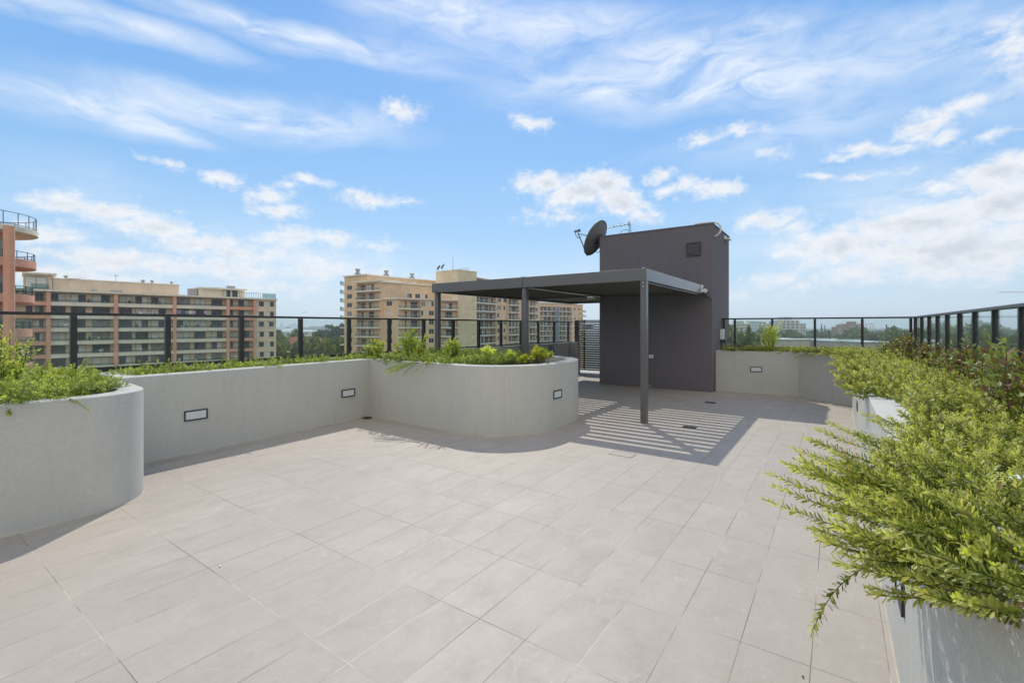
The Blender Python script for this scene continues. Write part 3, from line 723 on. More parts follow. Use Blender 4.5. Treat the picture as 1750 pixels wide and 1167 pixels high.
def stem_tube(pts, r0, r1, n=3):
    pts = np.asarray(pts); k = len(pts); vs = []
    for i in range(k):
        t = pts[min(i+1,k-1)] - pts[max(i-1,0)]; t = t/(np.linalg.norm(t)+1e-9)
        a = np.cross(t, [0.3,.2,1.]); a /= np.linalg.norm(a)+1e-9; b = np.cross(t, a)
        r = r0 + (r1-r0)*i/(k-1)
        for j in range(n):
            q = 2*np.pi*j/n; vs.append(pts[i] + r*(a*np.cos(q)+b*np.sin(q)))
    F = [(i*n+j, i*n+(j+1)%n, (i+1)*n+(j+1)%n, (i+1)*n+j) for i in range(k-1) for j in range(n)]
    return np.array(vs), np.array(F)
def sprig(L, n, ll, lw, curve=.25, bend=0.0, spread=58, tip=1.0, bare=.12, stem=.0016, thick=3, fine=False):
    """one leafy shoot lying along +x and rising by `curve`: stem plus spiral leaves, small bright ones at the tip"""
    ts = np.linspace(0, 1, 9)
    def path(t): return np.stack([L*t*(1-.12*t*abs(curve)), bend*L*t*t, L*curve*(t**1.8)], -1)
    sv, sf = stem_tube(path(ts), stem, stem*.5, thick)
    t = bare + (1-bare)*np.linspace(0, 1, n)**.85 + rng.normal(0, .006, n); t = np.clip(t, 0, 1)
    P = path(t); T = path(np.clip(t+.02,0,1.02)) - path(t-.02); T /= np.linalg.norm(T, axis=1, keepdims=True)
    up = np.array([0,0,1.]); A = np.cross(T, up); A /= np.linalg.norm(A, axis=1, keepdims=True); B = np.cross(A, T)
    ph = np.arange(n)*2.399 + rng.normal(0, .35, n)
    rad = A*np.cos(ph)[:,None] + B*np.sin(ph)[:,None]
    sp = np.radians(spread*(1-.42*t**3) + rng.normal(0, 11, n))
    D = T*np.cos(sp)[:,None] + rad*np.sin(sp)[:,None]; D[:,2] += .12; D /= np.linalg.norm(D, axis=1, keepdims=True)
    U = T*np.sin(sp)[:,None] - rad*np.cos(sp)[:,None]; U = -U*np.sign((U*-1)[:,2:3]+.3) if False else T*1.0 - D*np.sum(T*D,1,keepdims=True)
    U += rng.normal(0, .18, U.shape); U -= D*np.sum(U*D,1,keepdims=True); U /= np.linalg.norm(U, axis=1, keepdims=True)
    sz = (1-.5*np.clip((t-.8)/.2,0,1)**1.5)*rng.uniform(.75,1.15,n)*(.75+.5*np.clip(t/.3,0,1)*.5)
    V, F = leaf_blunt(P, D, U, ll*sz, lw*sz, .2, .10) if fine else leaf_quads(P, D, U, ll*sz, lw*sz*1.05, .22, .06, .58)
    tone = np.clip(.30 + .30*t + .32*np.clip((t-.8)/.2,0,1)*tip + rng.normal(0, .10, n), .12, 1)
    dead = rng.random(n) < .028; tone[dead] = .06
    V = np.concatenate([sv, V]); F = np.concatenate([sf, F+len(sv)])
    return V, F, np.concatenate([np.full(len(sv), .12), np.repeat(tone, 8 if fine else 5)])
def merge(parts):
    Vs, Fs, Ts, b = [], [], [], 0
    for V, F, t in parts: Vs.append(V); Fs.append(F+b); Ts.append(t); b += len(V)
    return np.concatenate(Vs), np.concatenate(Fs), np.concatenate(Ts)
def place(proto, pos, az, elv, roll=0.0, s=1.0, dt=0.0):
    V, F, t = proto
    ca, sa = np.cos(elv), np.sin(elv); Ry = np.array([[ca,0,-sa],[0,1,0],[sa,0,ca]])
    cr, sr = np.cos(roll), np.sin(roll); Rx = np.array([[1,0,0],[0,cr,-sr],[0,sr,cr]])
    M = rot_z(az) @ Ry @ Rx
    tt = t.copy(); lf = tt > .13; tt[lf] = np.clip(tt[lf] + dt, .11, 1)
    return (V*s) @ M.T + np.asarray(pos), F, tt
def in_poly(x, y, poly):
    c = False; n = len(poly)
    for i in range(n):
        x1, y1 = poly[i]; x2, y2 = poly[(i+1)%n]
        if (y1 > y) != (y2 > y) and x < (x2-x1)*(y-y1)/(y2-y1)+x1: c = not c
    return c
NEAR = [sprig(L, int(L*270), .030, .0100, cv, bd, 58, fine=True, stem=.0022) for L, cv, bd in ((.24,.25,.05),(.30,.18,-.1),(.34,.12,.12),(.28,.35,0),(.20,.45,.1),(.38,.08,-.08))]
NMAT = [sprig(L, int(L*290), .029, .0105, cv, bd, 62, fine=True, bare=.15) for L, cv, bd in ((.15,.55,.05),(.19,.40,-.15),(.22,.30,.15),(.13,.8,0),(.17,.6,.2),(.20,.5,-.2))]
MIDS = [sprig(L, int(L*230), .028, .0115, cv, bd, 62) for L, cv, bd in ((.15,.4,.05),(.18,.25,-.15),(.20,.3,.15),(.11,.7,0))]
FARS = [sprig(L, int(L*180), .029, .0135, cv, bd, 62) for L, cv, bd in ((.13,.4,.05),(.16,.3,-.15),(.10,.6,0))]
HANG = [sprig(L, int(L*260), .028, .0098, cv, bd, 58, bare=.03, fine=True) for L, cv, bd in ((.38,-.35,.1),(.45,-.2,-.12),(.32,.12,.06),(.40,.02,-.05))]
clump = lambda x, y, k=1.7, o=0.0: mnoise.noise(Vector((x*k+o, y*k, o)))*.6 + mnoise.noise(Vector((x*k*2.7, y*k*2.7, 4+o)))*.4
def mat(poly, dens, protos, z0, h, az=None, azs=1.4, el0=.6, els=.3, keep=None, s=1.0, dt=0.0, thin=0.25):
    xs = [p[0] for p in poly]; ys = [p[1] for p in poly]; out = []
    A = (max(xs)-min(xs))*(max(ys)-min(ys)); N = int(A*dens)
    for _ in range(N):
        x, y = rng.uniform(min(xs), max(xs)), rng.uniform(min(ys), max(ys))
        if not in_poly(x, y, poly): continue
        if keep and not keep(x, y): continue
        c = clump(x, y)
        if rng.random() < thin and c < -.15: continue
        a = rng.uniform(0, 6.283) if az is None else rng.normal(az(x, y) if callable(az) else az, azs)
        z = z0 + h*(.35 + .65*rng.random())*(1 + 1.1*c)
        out.append(place(protos[rng.integers(len(protos))], (x, y, z), a, max(-.3, rng.normal(el0, els)), rng.uniform(-.6,.6), s*rng.uniform(.75,1.2), dt + .30*c + rng.normal(0,.06)))
    return out
def rim(pts, per_m, protos, z, az_out, h=.05, el0=.0, els=.25, azs=.5, keep=None, s=1.0, inset=.12, dt=0.0):
    out = []
    for (x0,y0),(x1,y1) in zip(pts[:-1], pts[1:]):
        L = math.hypot(x1-x0, y1-y0); nrm = math.atan2(-(x1-x0), (y1-y0)) if az_out is None else az_out
        for _ in range(int(L*per_m)):
            t = rng.random(); x, y = x0+(x1-x0)*t, y0+(y1-y0)*t
            if keep and not keep(x, y): continue
            ii = rng.uniform(-.02, inset)
            out.append(place(protos[rng.integers(len(protos))], (x-math.cos(nrm)*ii, y-math.sin(nrm)*ii, z+rng.uniform(0,h)), rng.normal(nrm, azs), rng.normal(el0, els), rng.uniform(-.8,.8), s*rng.uniform(.7,1.2), dt+.2*clump(x,y)+rng.normal(0,.06)))
    return out
def cover(name, label, parts, mt, loc=None):
    V, F, t = merge(parts); o = obj(name, np_mesh(name, V, F, t, mt)); return tag(o, label, 'ground cover', None, 'stuff')

# right planter: a deep cushion that leans out over the wall, away from the fence
inner = lambda y: np.interp(y, [-1, .5, 1.35, 1.82, 4.75, 8.5, 11.45], [.62, .50, .34, .236, .222, .235, .25])
bare = lambda x, y: not ((3.60 < y < 4.82 and x < .48 + .25*mnoise.noise(Vector((y*3,0,1)))*.3) or (8.0 < y < 9.0 and x < .44) or (5.9 < y < 6.6 and x < .36))
P = []
P += mat([(.62,.95),(1.42,.95),(1.42,2.2),(.42,2.2),(.50,1.45)], 640, NMAT, .885, .08, math.pi*.94, 1.0, .26, .24, bare)
P += mat([(.40,2.2),(1.42,2.2),(1.42,4.0),(.40,4.0)], 560, NMAT, .885, .08, math.pi*.95, 1.2, .28, .25, bare)
P += mat([(.38,4.0),(1.42,4.0),(1.42,7.0),(.38,7.0)], 560, MIDS, .90, .10, math.pi, 1.4, .34, .28, bare, 1.15)
P += mat([(.34,7.0),(1.42,7.0),(1.42,13.0),(-.3,13.0),(-.6,12.6),(.36,11.7)], 500, FARS, .905, .09, None, 1, .32, .25, bare, 1.25)
P += mat([(-2.3,12.35),(-.6,12.55),(-.2,13.05),(-2.35,13.05)], 600, FARS, .92, .07, None, 1, .34, .28, None, 1.05, .08)
# shoots over the edge
def edge(y0, y1, n, protos, zlo, zhi, az, azs, el0, els, s=1.0, xin=(.02,.3), dt=0.0):
    out = []
    for _ in range(n):
        y = rng.uniform(y0, y1); x = inner(y) + rng.uniform(*xin)
        out.append(place(protos[rng.integers(len(protos))], (x, y, rng.uniform(zlo, zhi)), rng.normal(az, azs), rng.normal(el0, els), rng.uniform(-.7,.7), s*rng.uniform(.8,1.2), dt+rng.normal(0,.07)))
    return out
PI = math.pi
P += edge(1.45, 2.6, 95, NEAR, .965, 1.03, PI*.97, .50, .06, .15, .9, (.04,.30))
P += edge(1.50, 2.3, 30, NEAR, .97, 1.03, PI*.98, .30, .02, .12, 1.05, (-.02,.10))
P += edge(1.45, 2.2, 30, NEAR, .93, 1.0, PI*1.0, .45, -.15, .15, .8, (-.03,.06))
P += edge(2.5, 3.2, 24, NEAR, .95, 1.01, PI*.95, .50, .06, .16, .9, (.04,.28))
P += edge(1.48, 1.85, 26, NEAR, .95, 1.02, PI*1.02, .6, .0, .2, .85, (.04,.26))
P += edge(3.2, 3.7, 9, NEAR, .97, 1.02, PI, .7, .14, .2, .85, (.14,.34))
P += edge(4.95, 5.9, 80, MIDS, .98, 1.04, PI, .7, .10, .2, 1.35, (-.06,.26))
P += edge(6.6, 8.0, 85, MIDS, .99, 1.06, PI, .7, .12, .2, 1.35, (-.06,.26))
P += edge(9.0, 11.4, 120, MIDS, .99, 1.06, PI, .7, .10, .2, 1.4, (-.06,.26))
P += edge(9.2, 11.2, 12, HANG, .98, 1.02, PI, .5, .0, .2, 1.0, (-.04,.06))
# long lone shoots reaching out over the paving
lone = [(.20,2.46,1.02,PI*.96,.06,.33,0),(.19,2.28,1.02,PI*.985,.04,.36,1),(.17,2.05,1.015,PI*.975,.0,.36,2),(.17,1.86,1.01,PI*.96,.04,.38,3),(.19,1.76,1.0,PI*.97,.02,.38,4),(.18,1.68,.99,PI*.99,.02,.38,5),
        (.20,2.62,1.03,PI*.96,.12,.30,1),(.22,2.80,1.03,PI*.97,.16,.28,0),(.20,1.95,1.03,PI*.95,.08,.34,2)]
for x, y, z, a, e, L, k in lone:
    P.append(place(sprig(L, int(L*270), .028, .0098, .14, rng.uniform(-.12,.12), 56, 1.3, .02, .0018, fine=True), (x, y, z), a, e, 0, 1, .05))
P.append(place(sprig(.26, 70, .030, .010, -.55, .15, 56, 1.2, .02, .002, fine=True), (.10, 1.58, .97), PI*1.03, -.42, 0, 1, -.1))
P.append(place(sprig(.26, 44, .038, .0105, .10, .1, 50, 1.2, .02, .0022, fine=True), (.25, 1.52, .965), PI*1.0, -.06, 0, 1, .05))
P.append(place(sprig(.18, 34, .034, .010, .16, -.1, 52, 1.2, .02, .0022, fine=True), (.30, 1.44, .965), PI*.93, .0, 0, 1, .05))
P += rim([(-2.38,12.22),(-.71,12.38)], 62, MIDS, 1.0, -PI/2, .04, .08, .25, .8, None, 1.05, .18, .06)
P += rim([(-.71,12.38),(.22,11.5)], 60, MIDS, 1.0, -PI*.75, .05, .08, .25, .7, None, 1.2, .16, .0)
P += rim([(-.5,12.2),(.2,11.5)], 8, HANG, .99, -PI*.8, .03, .0, .2, .4, None, 1.0, .04)
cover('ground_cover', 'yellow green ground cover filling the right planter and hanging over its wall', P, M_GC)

# left planters
P = mat([(-7.45,-1.2),(-5.52,-1.2),(-5.40,.5),(-5.38,1.1),(-5.55,1.42),(-7.45,1.55)], 460, MIDS, .92, .10, None, 1, .30, .28, None, 1.1, .05)
P += rim([(-5.36,-.6),(-5.22,.45),(-5.20,.85)], 95, MIDS, 1.0, 0.0, .06, .0, .25, .6, None, 1.1, .22)
P += rim([(-5.20,.85),(-5.22,1.05)], 26, MIDS, 1.0, 0.0, .05, .02, .2, .6, None, .9, .25)
P += rim([(-5.21,.84),(-5.21,1.0)], 22, HANG, 1.0, .1, .03, -.02, .10, .4, None, .6, .16)
P += rim([(-5.32,1.15),(-5.5,1.5)], 24, MIDS, 1.0, .5, .05, .1, .25, .6, None, .85, .2)
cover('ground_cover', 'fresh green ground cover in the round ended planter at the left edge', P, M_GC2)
P = mat([(-7.5,1.85),(-6.8,1.85),(-6.92,5.3),(-7.5,5.3)], 460, MIDS, .895, .06, None, 1, .30, .25, None, 1.0, .05, .3)
P += rim([(-6.66,2.1),(-6.80,5.2)], 30, MIDS, .99, 0.0, .05, .1, .25, .8, lambda x, y: clump(x, y, 1.3, 3) > -.12, .9, .14)
P += mat([(-7.5,5.3),(-4.72,5.44),(-4.5,6.3),(-4.75,7.9),(-7.5,8.0)], 440, FARS, .90, .08, None, 1, .36, .3, lambda x, y: x < -4.55, 1.1, -.05, .4)
P += rim([(-6.6,5.28),(-4.8,5.24)], 60, MIDS, 1.0, -PI/2, .05, .12, .25, .7, lambda x, y: clump(x, y, 1.2, 7) > -.25, 1.0, .2, -.05)
for x, s in ((-5.72,.85),(-5.66,.95),(-5.62,1.1),(-5.58,1.0),(-5.55,.9),(-5.50,.8),(-5.47,.75),(-5.80,.8),(-5.4,.7),(-5.9,.7),(-5.3,.6),(-5.2,.6)):
    P.append(place(HANG[rng.integers(4)], (x, 5.22, 1.015), -PI*.62 + rng.normal(0,.15), -.25 + rng.normal(0,.1), 0, s*1.15, .05))
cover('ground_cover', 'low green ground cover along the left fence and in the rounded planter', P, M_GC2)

# ------------------------------------------------------------------ separate shrubs
def shrub_mesh(name, h, spread, nst, ll, lw, per, mt, lean=(0,0), wide=.5, tone=(.4,.95), up=.5, sub=2, red=0.0, droop=.1, rosette=False):
    parts = []; stems = []
    for s in range(nst):
        a = rng.uniform(0, 6.283); q = spread*rng.uniform(.15,1)
        tipp = np.array([math.cos(a)*q+lean[0], math.sin(a)*q+lean[1], h*rng.uniform(.65,1.0)*(1-.25*(q/spread)**2)])
        base = np.array([rng.normal(0,.012), rng.normal(0,.012), -.05])
        t = np.linspace(0,1,8)[:,None]; bow = np.array([math.cos(a), math.sin(a), 0])*q*.25
        pts = base + (tipp-base)*t + bow*np.sin(t*np.pi) + rng.normal(0, .006, (8,3))
        chains = [(pts, .006, .0022)]
        for _ in range(sub):
            k = rng.integers(3,7); a2 = rng.uniform(0,6.283); l2 = h*rng.uniform(.16,.32)
            e = pts[k] + np.array([math.cos(a2)*.7, math.sin(a2)*.7, up])*l2
            tt = np.linspace(0,1,5)[:,None]; chains.append((pts[k] + (e-pts[k])*tt + np.array([0,0,-.08*l2])*np.sin(tt*np.pi), .0028, .0012))
        for pts_, r0, r1 in chains:
            sv, sf = stem_tube(pts_, r0, r1, 5); stems.append((sv, sf, np.full(len(sv), .02)))
            n = max(4, int(per*len(pts_)/8)); k = len(pts_)
            tt = (np.linspace(.30 if k == 8 else .15, 1, n) if not rosette else 1-.25*rng.random(n)**1.5)
            idx = np.clip(tt*(k-1), 0, k-1.001); i0 = idx.astype(int); f = (idx-i0)[:,None]
            Pp = pts_[i0]*(1-f) + pts_[i0+1]*f; T = pts_[i0+1]-pts_[i0]; T /= np.linalg.norm(T,axis=1,keepdims=True)
            A = np.cross(T, [.1,.25,1.]); A /= np.linalg.norm(A,axis=1,keepdims=True)+1e-9; B = np.cross(A, T)
            ph = np.arange(n)*2.399 + rng.normal(0,.5,n); rad = A*np.cos(ph)[:,None]+B*np.sin(ph)[:,None]
            sp = np.radians(rng.normal(58,16,n)*(1-.4*tt**4))
            D = T*np.cos(sp)[:,None]+rad*np.sin(sp)[:,None]; D[:,2] += .1-droop; D /= np.linalg.norm(D,axis=1,keepdims=True)
            U = T - D*np.sum(T*D,1,keepdims=True) + rng.normal(0,.25,D.shape); U -= D*np.sum(U*D,1,keepdims=True); U /= np.linalg.norm(U,axis=1,keepdims=True)
            sz = rng.uniform(.6,1.15,n)
            V, F = leaf_quads(Pp, D, U, ll*sz, lw*sz, .22, .12, wide)
            tn = np.clip(rng.uniform(tone[0],tone[1],n) + .25*(tt>.85), .36 if red else .1, 1)
            if red: 
                dd = rng.random(n) < red; tn[dd] = rng.uniform(.06,.28,dd.sum())
            parts.append((V, F, np.repeat(tn,5)))
    V, F, t = merge(parts); fo = np_mesh('foliage', V, F, t, mt)
    V, F, t = merge(stems); st = np_mesh('stem', V, F, t, mt)
    return fo, st
def shrub(name, label, cat, loc, meshes, rz=0.0, s=1.0, group=None):
    t = thing(name, label, cat, loc, rz, group); t.scale = (s, s, s)
    obj('foliage', meshes[0], t); obj('stem', meshes[1], t); return t
# bushy green shrubs
SB = [shrub_mesh('s', .66, .30, 13, .044, .018, 30, M_SHRUB, sub=7, up=.35), shrub_mesh('s', .52, .13, 12, .038, .018, 36, M_SHRUB, sub=6), shrub_mesh('s', .46, .17, 12, .042, .017, 36, M_SHRUB, sub=6, tone=(.5,1))]
def on_ray(px, x=None, y=None):
    r = (px-875)/FPX
    d = x/(r*CT-ST) if x is not None else y/(r*ST+CT)
    return (d*(r*CT-ST), d*(r*ST+CT))
x_, y_ = on_ray(705, y=5.75); shrub('bushy_shrub', 'tallest bushy green shrub in the rounded planter, left of the pergola post', 'shrub', (x_, y_, .95), SB[0], 0, .98)
x_, y_ = on_ray(640, y=5.55); shrub('bushy_shrub', 'short yellow green shrub at the inner corner of the long planter', 'shrub', (x_, y_, .95), SB[2], 1, .9)
x_, y_ = on_ray(774, y=5.95); shrub('bushy_shrub', 'slim upright shrub just right of the far left pergola post', 'shrub', (x_, y_, .96), SB[1], 2, .95)
lefts = shrub_mesh('s', .78, .26, 10, .048, .018, 26, M_SHRUB, sub=6, tone=(.55,1))
shrub('bushy_shrub', 'twiggy yellow green shrub at the left edge in front of the round balconies', 'shrub', (-6.45, .80, .93), lefts, 0, .92)
x_, y_ = on_ray(1320, y=12.72)
shrub('bushy_shrub', 'young bright green shrub in the back planter beside the dark tower', 'shrub', (x_, y_, .93), shrub_mesh('s', .66, .36, 8, .13, .030, 16, M_SHRUB, sub=3, tone=(.55,1), up=.8), 0, 1.1)
# low fleshy rosettes and broad leaves near the nose
SU = shrub_mesh('s', .30, .22, 13, .085, .038, 18, M_SUCC, sub=1, wide=.68, tone=(.35,1), rosette=True, up=.9)
x_, y_ = on_ray(920, y=6.35); shrub('fleshy_plant', 'yellow green fleshy leaved plant near the nose of the rounded planter', 'plant', (x_, y_, .95), SU, 0, .98)
x_, y_ = on_ray(895, y=6.0); shrub('fleshy_plant', 'small pale fleshy leaved plant left of the larger yellow green one', 'plant', (x_, y_, .95), SU, 2, .62)
BL = shrub_mesh('s', .34, .12, 5, .13, .045, 14, M_GC2, sub=0, tone=(.5,.9), rosette=True)
x_, y_ = on_ray(832, y=5.9); shrub('broad_leaf_plant', 'broad leaved green plant in the middle of the rounded planter', 'plant', (x_, y_, .95), BL, 0, .95)
x_, y_ = on_ray(873, y=6.25); shrub('broad_leaf_plant', 'smaller broad leaved green plant before the middle pergola post', 'plant', (x_, y_, .95), BL, 2, .75)
shrub('broad_leaf_plant', 'golden spiky plant in the left planter below the fence', 'plant', (-6.6, 1.28, .96), shrub_mesh('s', .16, .12, 7, .11, .022, 12, M_SUCC, sub=0, rosette=True), 0, 1)
# scorched red leaved shrubs along the right fence
RB = [shrub_mesh('s', .60, .24, 7, .075, .033, 12, M_RED, sub=3, red=r_, tone=(.38,.95), droop=.18, wide=.55) for r_ in (.30,.5,.22)]
for px, yy, k, s, lab in ((1742, 3.95, 0, 1.0, 'large green and brown leaved shrub nearest the viewer by the right fence'),
        (1708, 4.65, 2, .95, 'mostly green broad leaved shrub second along the right fence'),
        (1672, 5.35, 0, .95, 'shrub with one bright rust red leaf cluster by the right fence'),
        (1640, 6.1, 1, .85, 'brownish shrub halfway along the right fence'),
        (1615, 6.9, 0, .80, 'loose green and rust shrub behind the halfway brown one'),
        (1588, 7.8, 1, .80, 'scorched twiggy shrub where the fence posts crowd together'),
        (1562, 9.0, 1, .88, 'tall rusty brown shrub near the corner of the fences'),
        (1540, 9.9, 1, .95, 'reddest scorched shrub in the far corner of the right planter'),
        (1518, 10.4, 2, .80, 'dense dark green shrub in the far corner of the right planter')):
    x_, y_ = on_ray(px, y=yy)
    shrub('red_leaf_shrub', lab, 'shrub', (min(x_, 1.22), y_, .95), RB[k], px, s, 'scorched shrubs along the right fence')
# ------------------------------------------------------------------ city ground
GZ = -30.0
def cityground():
    m, nt, bs = newmat('suburb_ground')
    tc = nt.new('ShaderNodeTexCoord').outputs['Object']
    a = nt.noise(tc, .012, 6, .65); b = nt.noise(tc, .05, 5, .7)
    c = nt.ramp(a, [(.35, (.055,.075,.03)), (.5, (.09,.10,.055)), (.6, (.16,.15,.13)), (.7, (.07,.085,.04))])
    c = nt.mix(nt.ramp(b, [(.45, 0.0), (.62, .6)]), c, (.05,.065,.028))
    nt.con(c, bs.inputs['Base Color']); bs.inputs['Roughness'].default_value = .95; return m
m = MB(); m.add([(-14000,-14000,GZ),(14000,-14000,GZ),(14000,14000,GZ),(-14000,14000,GZ)], [(0,1,2,3)])
tag(m.build('ground', cityground()), kind='structure')

# ------------------------------------------------------------------ apartment buildings
def holed_wall(L, H, holes, back):
    """front wall with openings; every opening has reveals and its own back wall. holes: (x0,x1,z0,z1,depth,backslot)"""
    xs = sorted({0, L, *[round(v, 3) for h in holes for v in h[:2]]}); zs = sorted({0, H, *[round(v, 3) for h in holes for v in h[2:4]]})
    m = MB()
    for i in range(len(xs)-1):
        run = None
        for k in range(len(zs)-1):
            cx, cz = (xs[i]+xs[i+1])/2, (zs[k]+zs[k+1])/2
            hit = any(h[0] < cx < h[1] and h[2] < cz < h[3] for h in holes)
            if not hit: m.add([(xs[i],0,zs[k]),(xs[i+1],0,zs[k]),(xs[i+1],0,zs[k+1]),(xs[i],0,zs[k+1])], [(0,1,2,3)])
    for x0,x1,z0,z1,d,sl in holes:
        m.add([(x0,0,z0),(x1,0,z0),(x1,d,z0),(x0,d,z0),(x0,0,z1),(x1,0,z1),(x1,d,z1),(x0,d,z1)], [(0,1,2,3),(4,7,6,5),(0,3,7,4),(1,5,6,2)], sl)
        m.add([(x0,d,z0),(x1,d,z0),(x1,d,z1),(x0,d,z1)], [(0,1,2,3)], sl)
    e = .0
    m.add([(0,e,0),(L,e,0),(L,back,0),(0,back,0),(0,e,H),(L,e,H),(L,back,H),(0,back,H)], [(4,5,6,7),(1,2,6,5),(2,3,7,6),(3,0,4,7)], 0)
    return m
def window_mesh(w, h, kind, pale=False):
    """sliding window or door: frame, panes, drawn or half drawn curtains; origin bottom centre, faces -y"""
    m = MB(); b = .07
    for a in ((-w/2,w/2,0,b),(-w/2,w/2,h-b,h),(-w/2,-w/2+b,b,h-b),(w/2-b,w/2,b,h-b),(-b/2,b/2,b,h-b)):
        m.box(a[0], a[1], -.10, -.01, a[2], a[3], 0)
    for k, s in enumerate((-1, 1)):
        x0, x1 = sorted((s*b/2, s*(w/2-b)))
        sl = {'dark': (1,1), 'curtain': (2,2), 'half': (1,2), 'half2': (2,1), 'pale': (3,3), 'mix': (3,1)}[kind][k]
        m.box(x0, x1, -.05, -.02, b, h-b, sl)
    return m.mesh('window', [M_FRAMEW if pale else M_FRAME, M_WIN, M_CURT, M_WIN2])
WK = ['dark','dark','half','half2','mix','pale','dark','curtain']
WCACHE = {}
def window(parent, x, z, w, h, y, r, pale=False, name='window', kinds=WK):
    k = kinds[r.randrange(len(kinds))]; key = (round(w,1), round(h,1), k, pale)
    if key not in WCACHE: WCACHE[key] = window_mesh(key[0], key[1], k, pale)
    return obj(name, WCACHE[key], parent, (x, y, z))
def facade_frame(a, b):
    p0, p1 = far(*a), far(*b); d = Vector((p1[0]-p0[0], p1[1]-p0[1])); return p0, d.length, math.atan2(d.y, d.x)
def tpos(px, p0, rz):
    """distance along a facade (starting at p0, heading rz) of the bearing px"""
    r = (px-875)/FPX; dx, dy = r*CT - ST, r*ST + CT        # ray direction in plan
    ux, uy = math.cos(rz), math.sin(rz)
    # p0 + t*u = s*(dx,dy)
    det = ux*(-dy) - uy*(-dx); return (-p0[0]*(-dy) + p0[1]*(-dx)) / det

# --- long block on the left
def long_block():
    rr = random.Random(21); p0, L, rz = facade_frame((12, 97), (472, 136))
    root = thing('apartment_block', 'long beige and salmon apartment block with balcony rows beyond the left fence', 'apartment building', (p0[0], p0[1], GZ), rz)
    T = lambda px: tpos(px, p0, rz)
    z0 = lambda z: z - GZ
    fl = [9.2 - 2.9*k for k in range(9)]                       # ceilings
    bays = [(20, 81, 'S'), (84.5, 196, 'C'), (199.5, 296, 'C'), (300, 387, 'C'), (391, 433, 'S')]
    wins = {0: [(44,56),(60,75)], 1: [(87,113),(122,147.5),(159,189)], 2: [(205,227.5),(233,255),(260,285.5)], 3: [(303,327),(334.6,354),(364,382.6)], 4: [(392,401),(410,429)]}
    H = z0(9.15); holes = []; DEP = 1.5
    for (a, b, k) in bays:
        for f in fl[:8]: holes.append((T(a), T(b), z0(f-2.55), z0(f-.12), DEP, 0))
    ends = [(438,451),(456,468)]
    for a, b in ends:
        for f in fl[:8]: holes.append((T(a), T(b), z0(f-2.0), z0(f-.55), .15, 0))
    body = holed_wall(L, H, holes, 15).build('wall', [M_BEIGE], root)
    # windows, one object each on the floors that are seen; the rest together
    n = 0; rest = MB()
    for bi, (a, b, k) in enumerate(bays):
        for fi, f in enumerate(fl[:8]):
            for (wa, wb) in wins[bi]:
                w_ = T(wb)-T(wa); x = (T(wa)+T(wb))/2
                if fi < 7 and n < 92: window(root, x, z0(f-2.55), w_, 2.25, DEP, rr); n += 1
                else: rest.box(x-w_/2, x+w_/2, DEP-.06, DEP-.01, z0(f-2.55), z0(f-.35))
    for a, b in ends:
        for fi, f in enumerate(fl[:8]):
            x = (T(a)+T(b))/2; w_ = T(b)-T(a)
            rest.box(x-w_/2, x+w_/2, .10, .14, z0(f-2.0), z0(f-.55)); 
            rest.box(x-.05, x+.05, .05, .10, z0(f-2.0), z0(f-.55), 1); rest.box(x-w_/2, x-w_/2+.9 if rr.random()<.5 else x-.3, .08, .10, z0(f-1.95), z0(f-.6), 2)
            rest.box(x-w_/2-.05, x+w_/2+.05, -.06, .05, z0(f-2.1), z0(f-2.0), 3)
    tag(rest.build('window_rows', [M_WIN, M_FRAME, M_CURT, M_CREAM], root), kind='stuff')
    # bands, railings
    for bi, (a, b, k) in enumerate(bays):
        for fi, f in enumerate(fl[:8]):
            m = MB(); m.box(T(a)-.1, T(b)+.1, -.30, .0, z0(f-2.9-.18), z0(f-2.9+.62)); m.box(T(a)-.1,T(b)+.1,-.38,.0,z0(f-2.9+.62),z0(f-2.9+.68))
            m.build('balcony_band', M_CREAM if k == 'C' else M_SALMON, root)
            m = MB(); zr = z0(f-2.9+.68)
            m.box(T(a), T(b), -.22, -.17, zr+.43, zr+.48); x = T(a)+.1
            while x < T(b): m.box(x, x+.04, -.21, -.17, zr, zr+.43); x += 1.35
            m.box(T(a), T(b), -.20, -.185, zr+.05, zr+.40, 1)
            m.build('balcony_railing', [M_RAILG, M_BALGLASS], root)
            # furniture, plants and air conditioners glimpsed behind the railings
            if rr.random() < .8 and k == 'C':
                m = MB()
                for _ in range(rr.randrange(2,6)):
                    x = rr.uniform(T(a)+.5, T(b)-1); s = rr.uniform(.3,.8); m.box(x, x+s, .2, .2+s*.6, z0(f-2.5), z0(f-2.5)+rr.uniform(.7,1.35), rr.randrange(4))
                m.build('balcony_clutter', [M_WHITEP, M_TREE, M_DISH, M_BARK], root)
    for px in (82.7, 197.7, 298, 389, 434.7):
        m = MB(); m.box(T(px)-.36, T(px)+.36, -.55, .0, 0, z0(9.0)); m.build('column', M_SALMON, root)
    m = MB(); m.box(-.4, L+.1, -.75, 15, z0(9.16), z0(9.55)); m.build('roof_slab', M_CREAM, root)
    m = MB(); m.box(T(437)-.05, L+.05, -.08, .05, 0, .01)
    for f in fl[:8]: m.box(T(435.5), L+.04, -.07, -.005, z0(f-.25), z0(f-.05))
    m.build('string_course', M_CREAM, root)
    # penthouse level
    m = MB(); m.box(T(80)+1, T(305)+.6, 2.6, 12, z0(9.55), z0(12.15)); m.box(T(118), T(140), 2.45, 2.6, z0(9.6), z0(12.5)); m.build('penthouse_wall', M_BEIGE, root)
    m = MB(); m.box(T(80)+.9, T(305)+.8, 2.45, 12.1, z0(12.15), z0(12.4)); m.build('penthouse_roof', M_CREAM, root)
    m = MB(); m.box(T(40), T(80)+.9, 2.2, 11, z0(9.55), z0(12.9)); m.build('penthouse_wall', M_BEIGE, root)
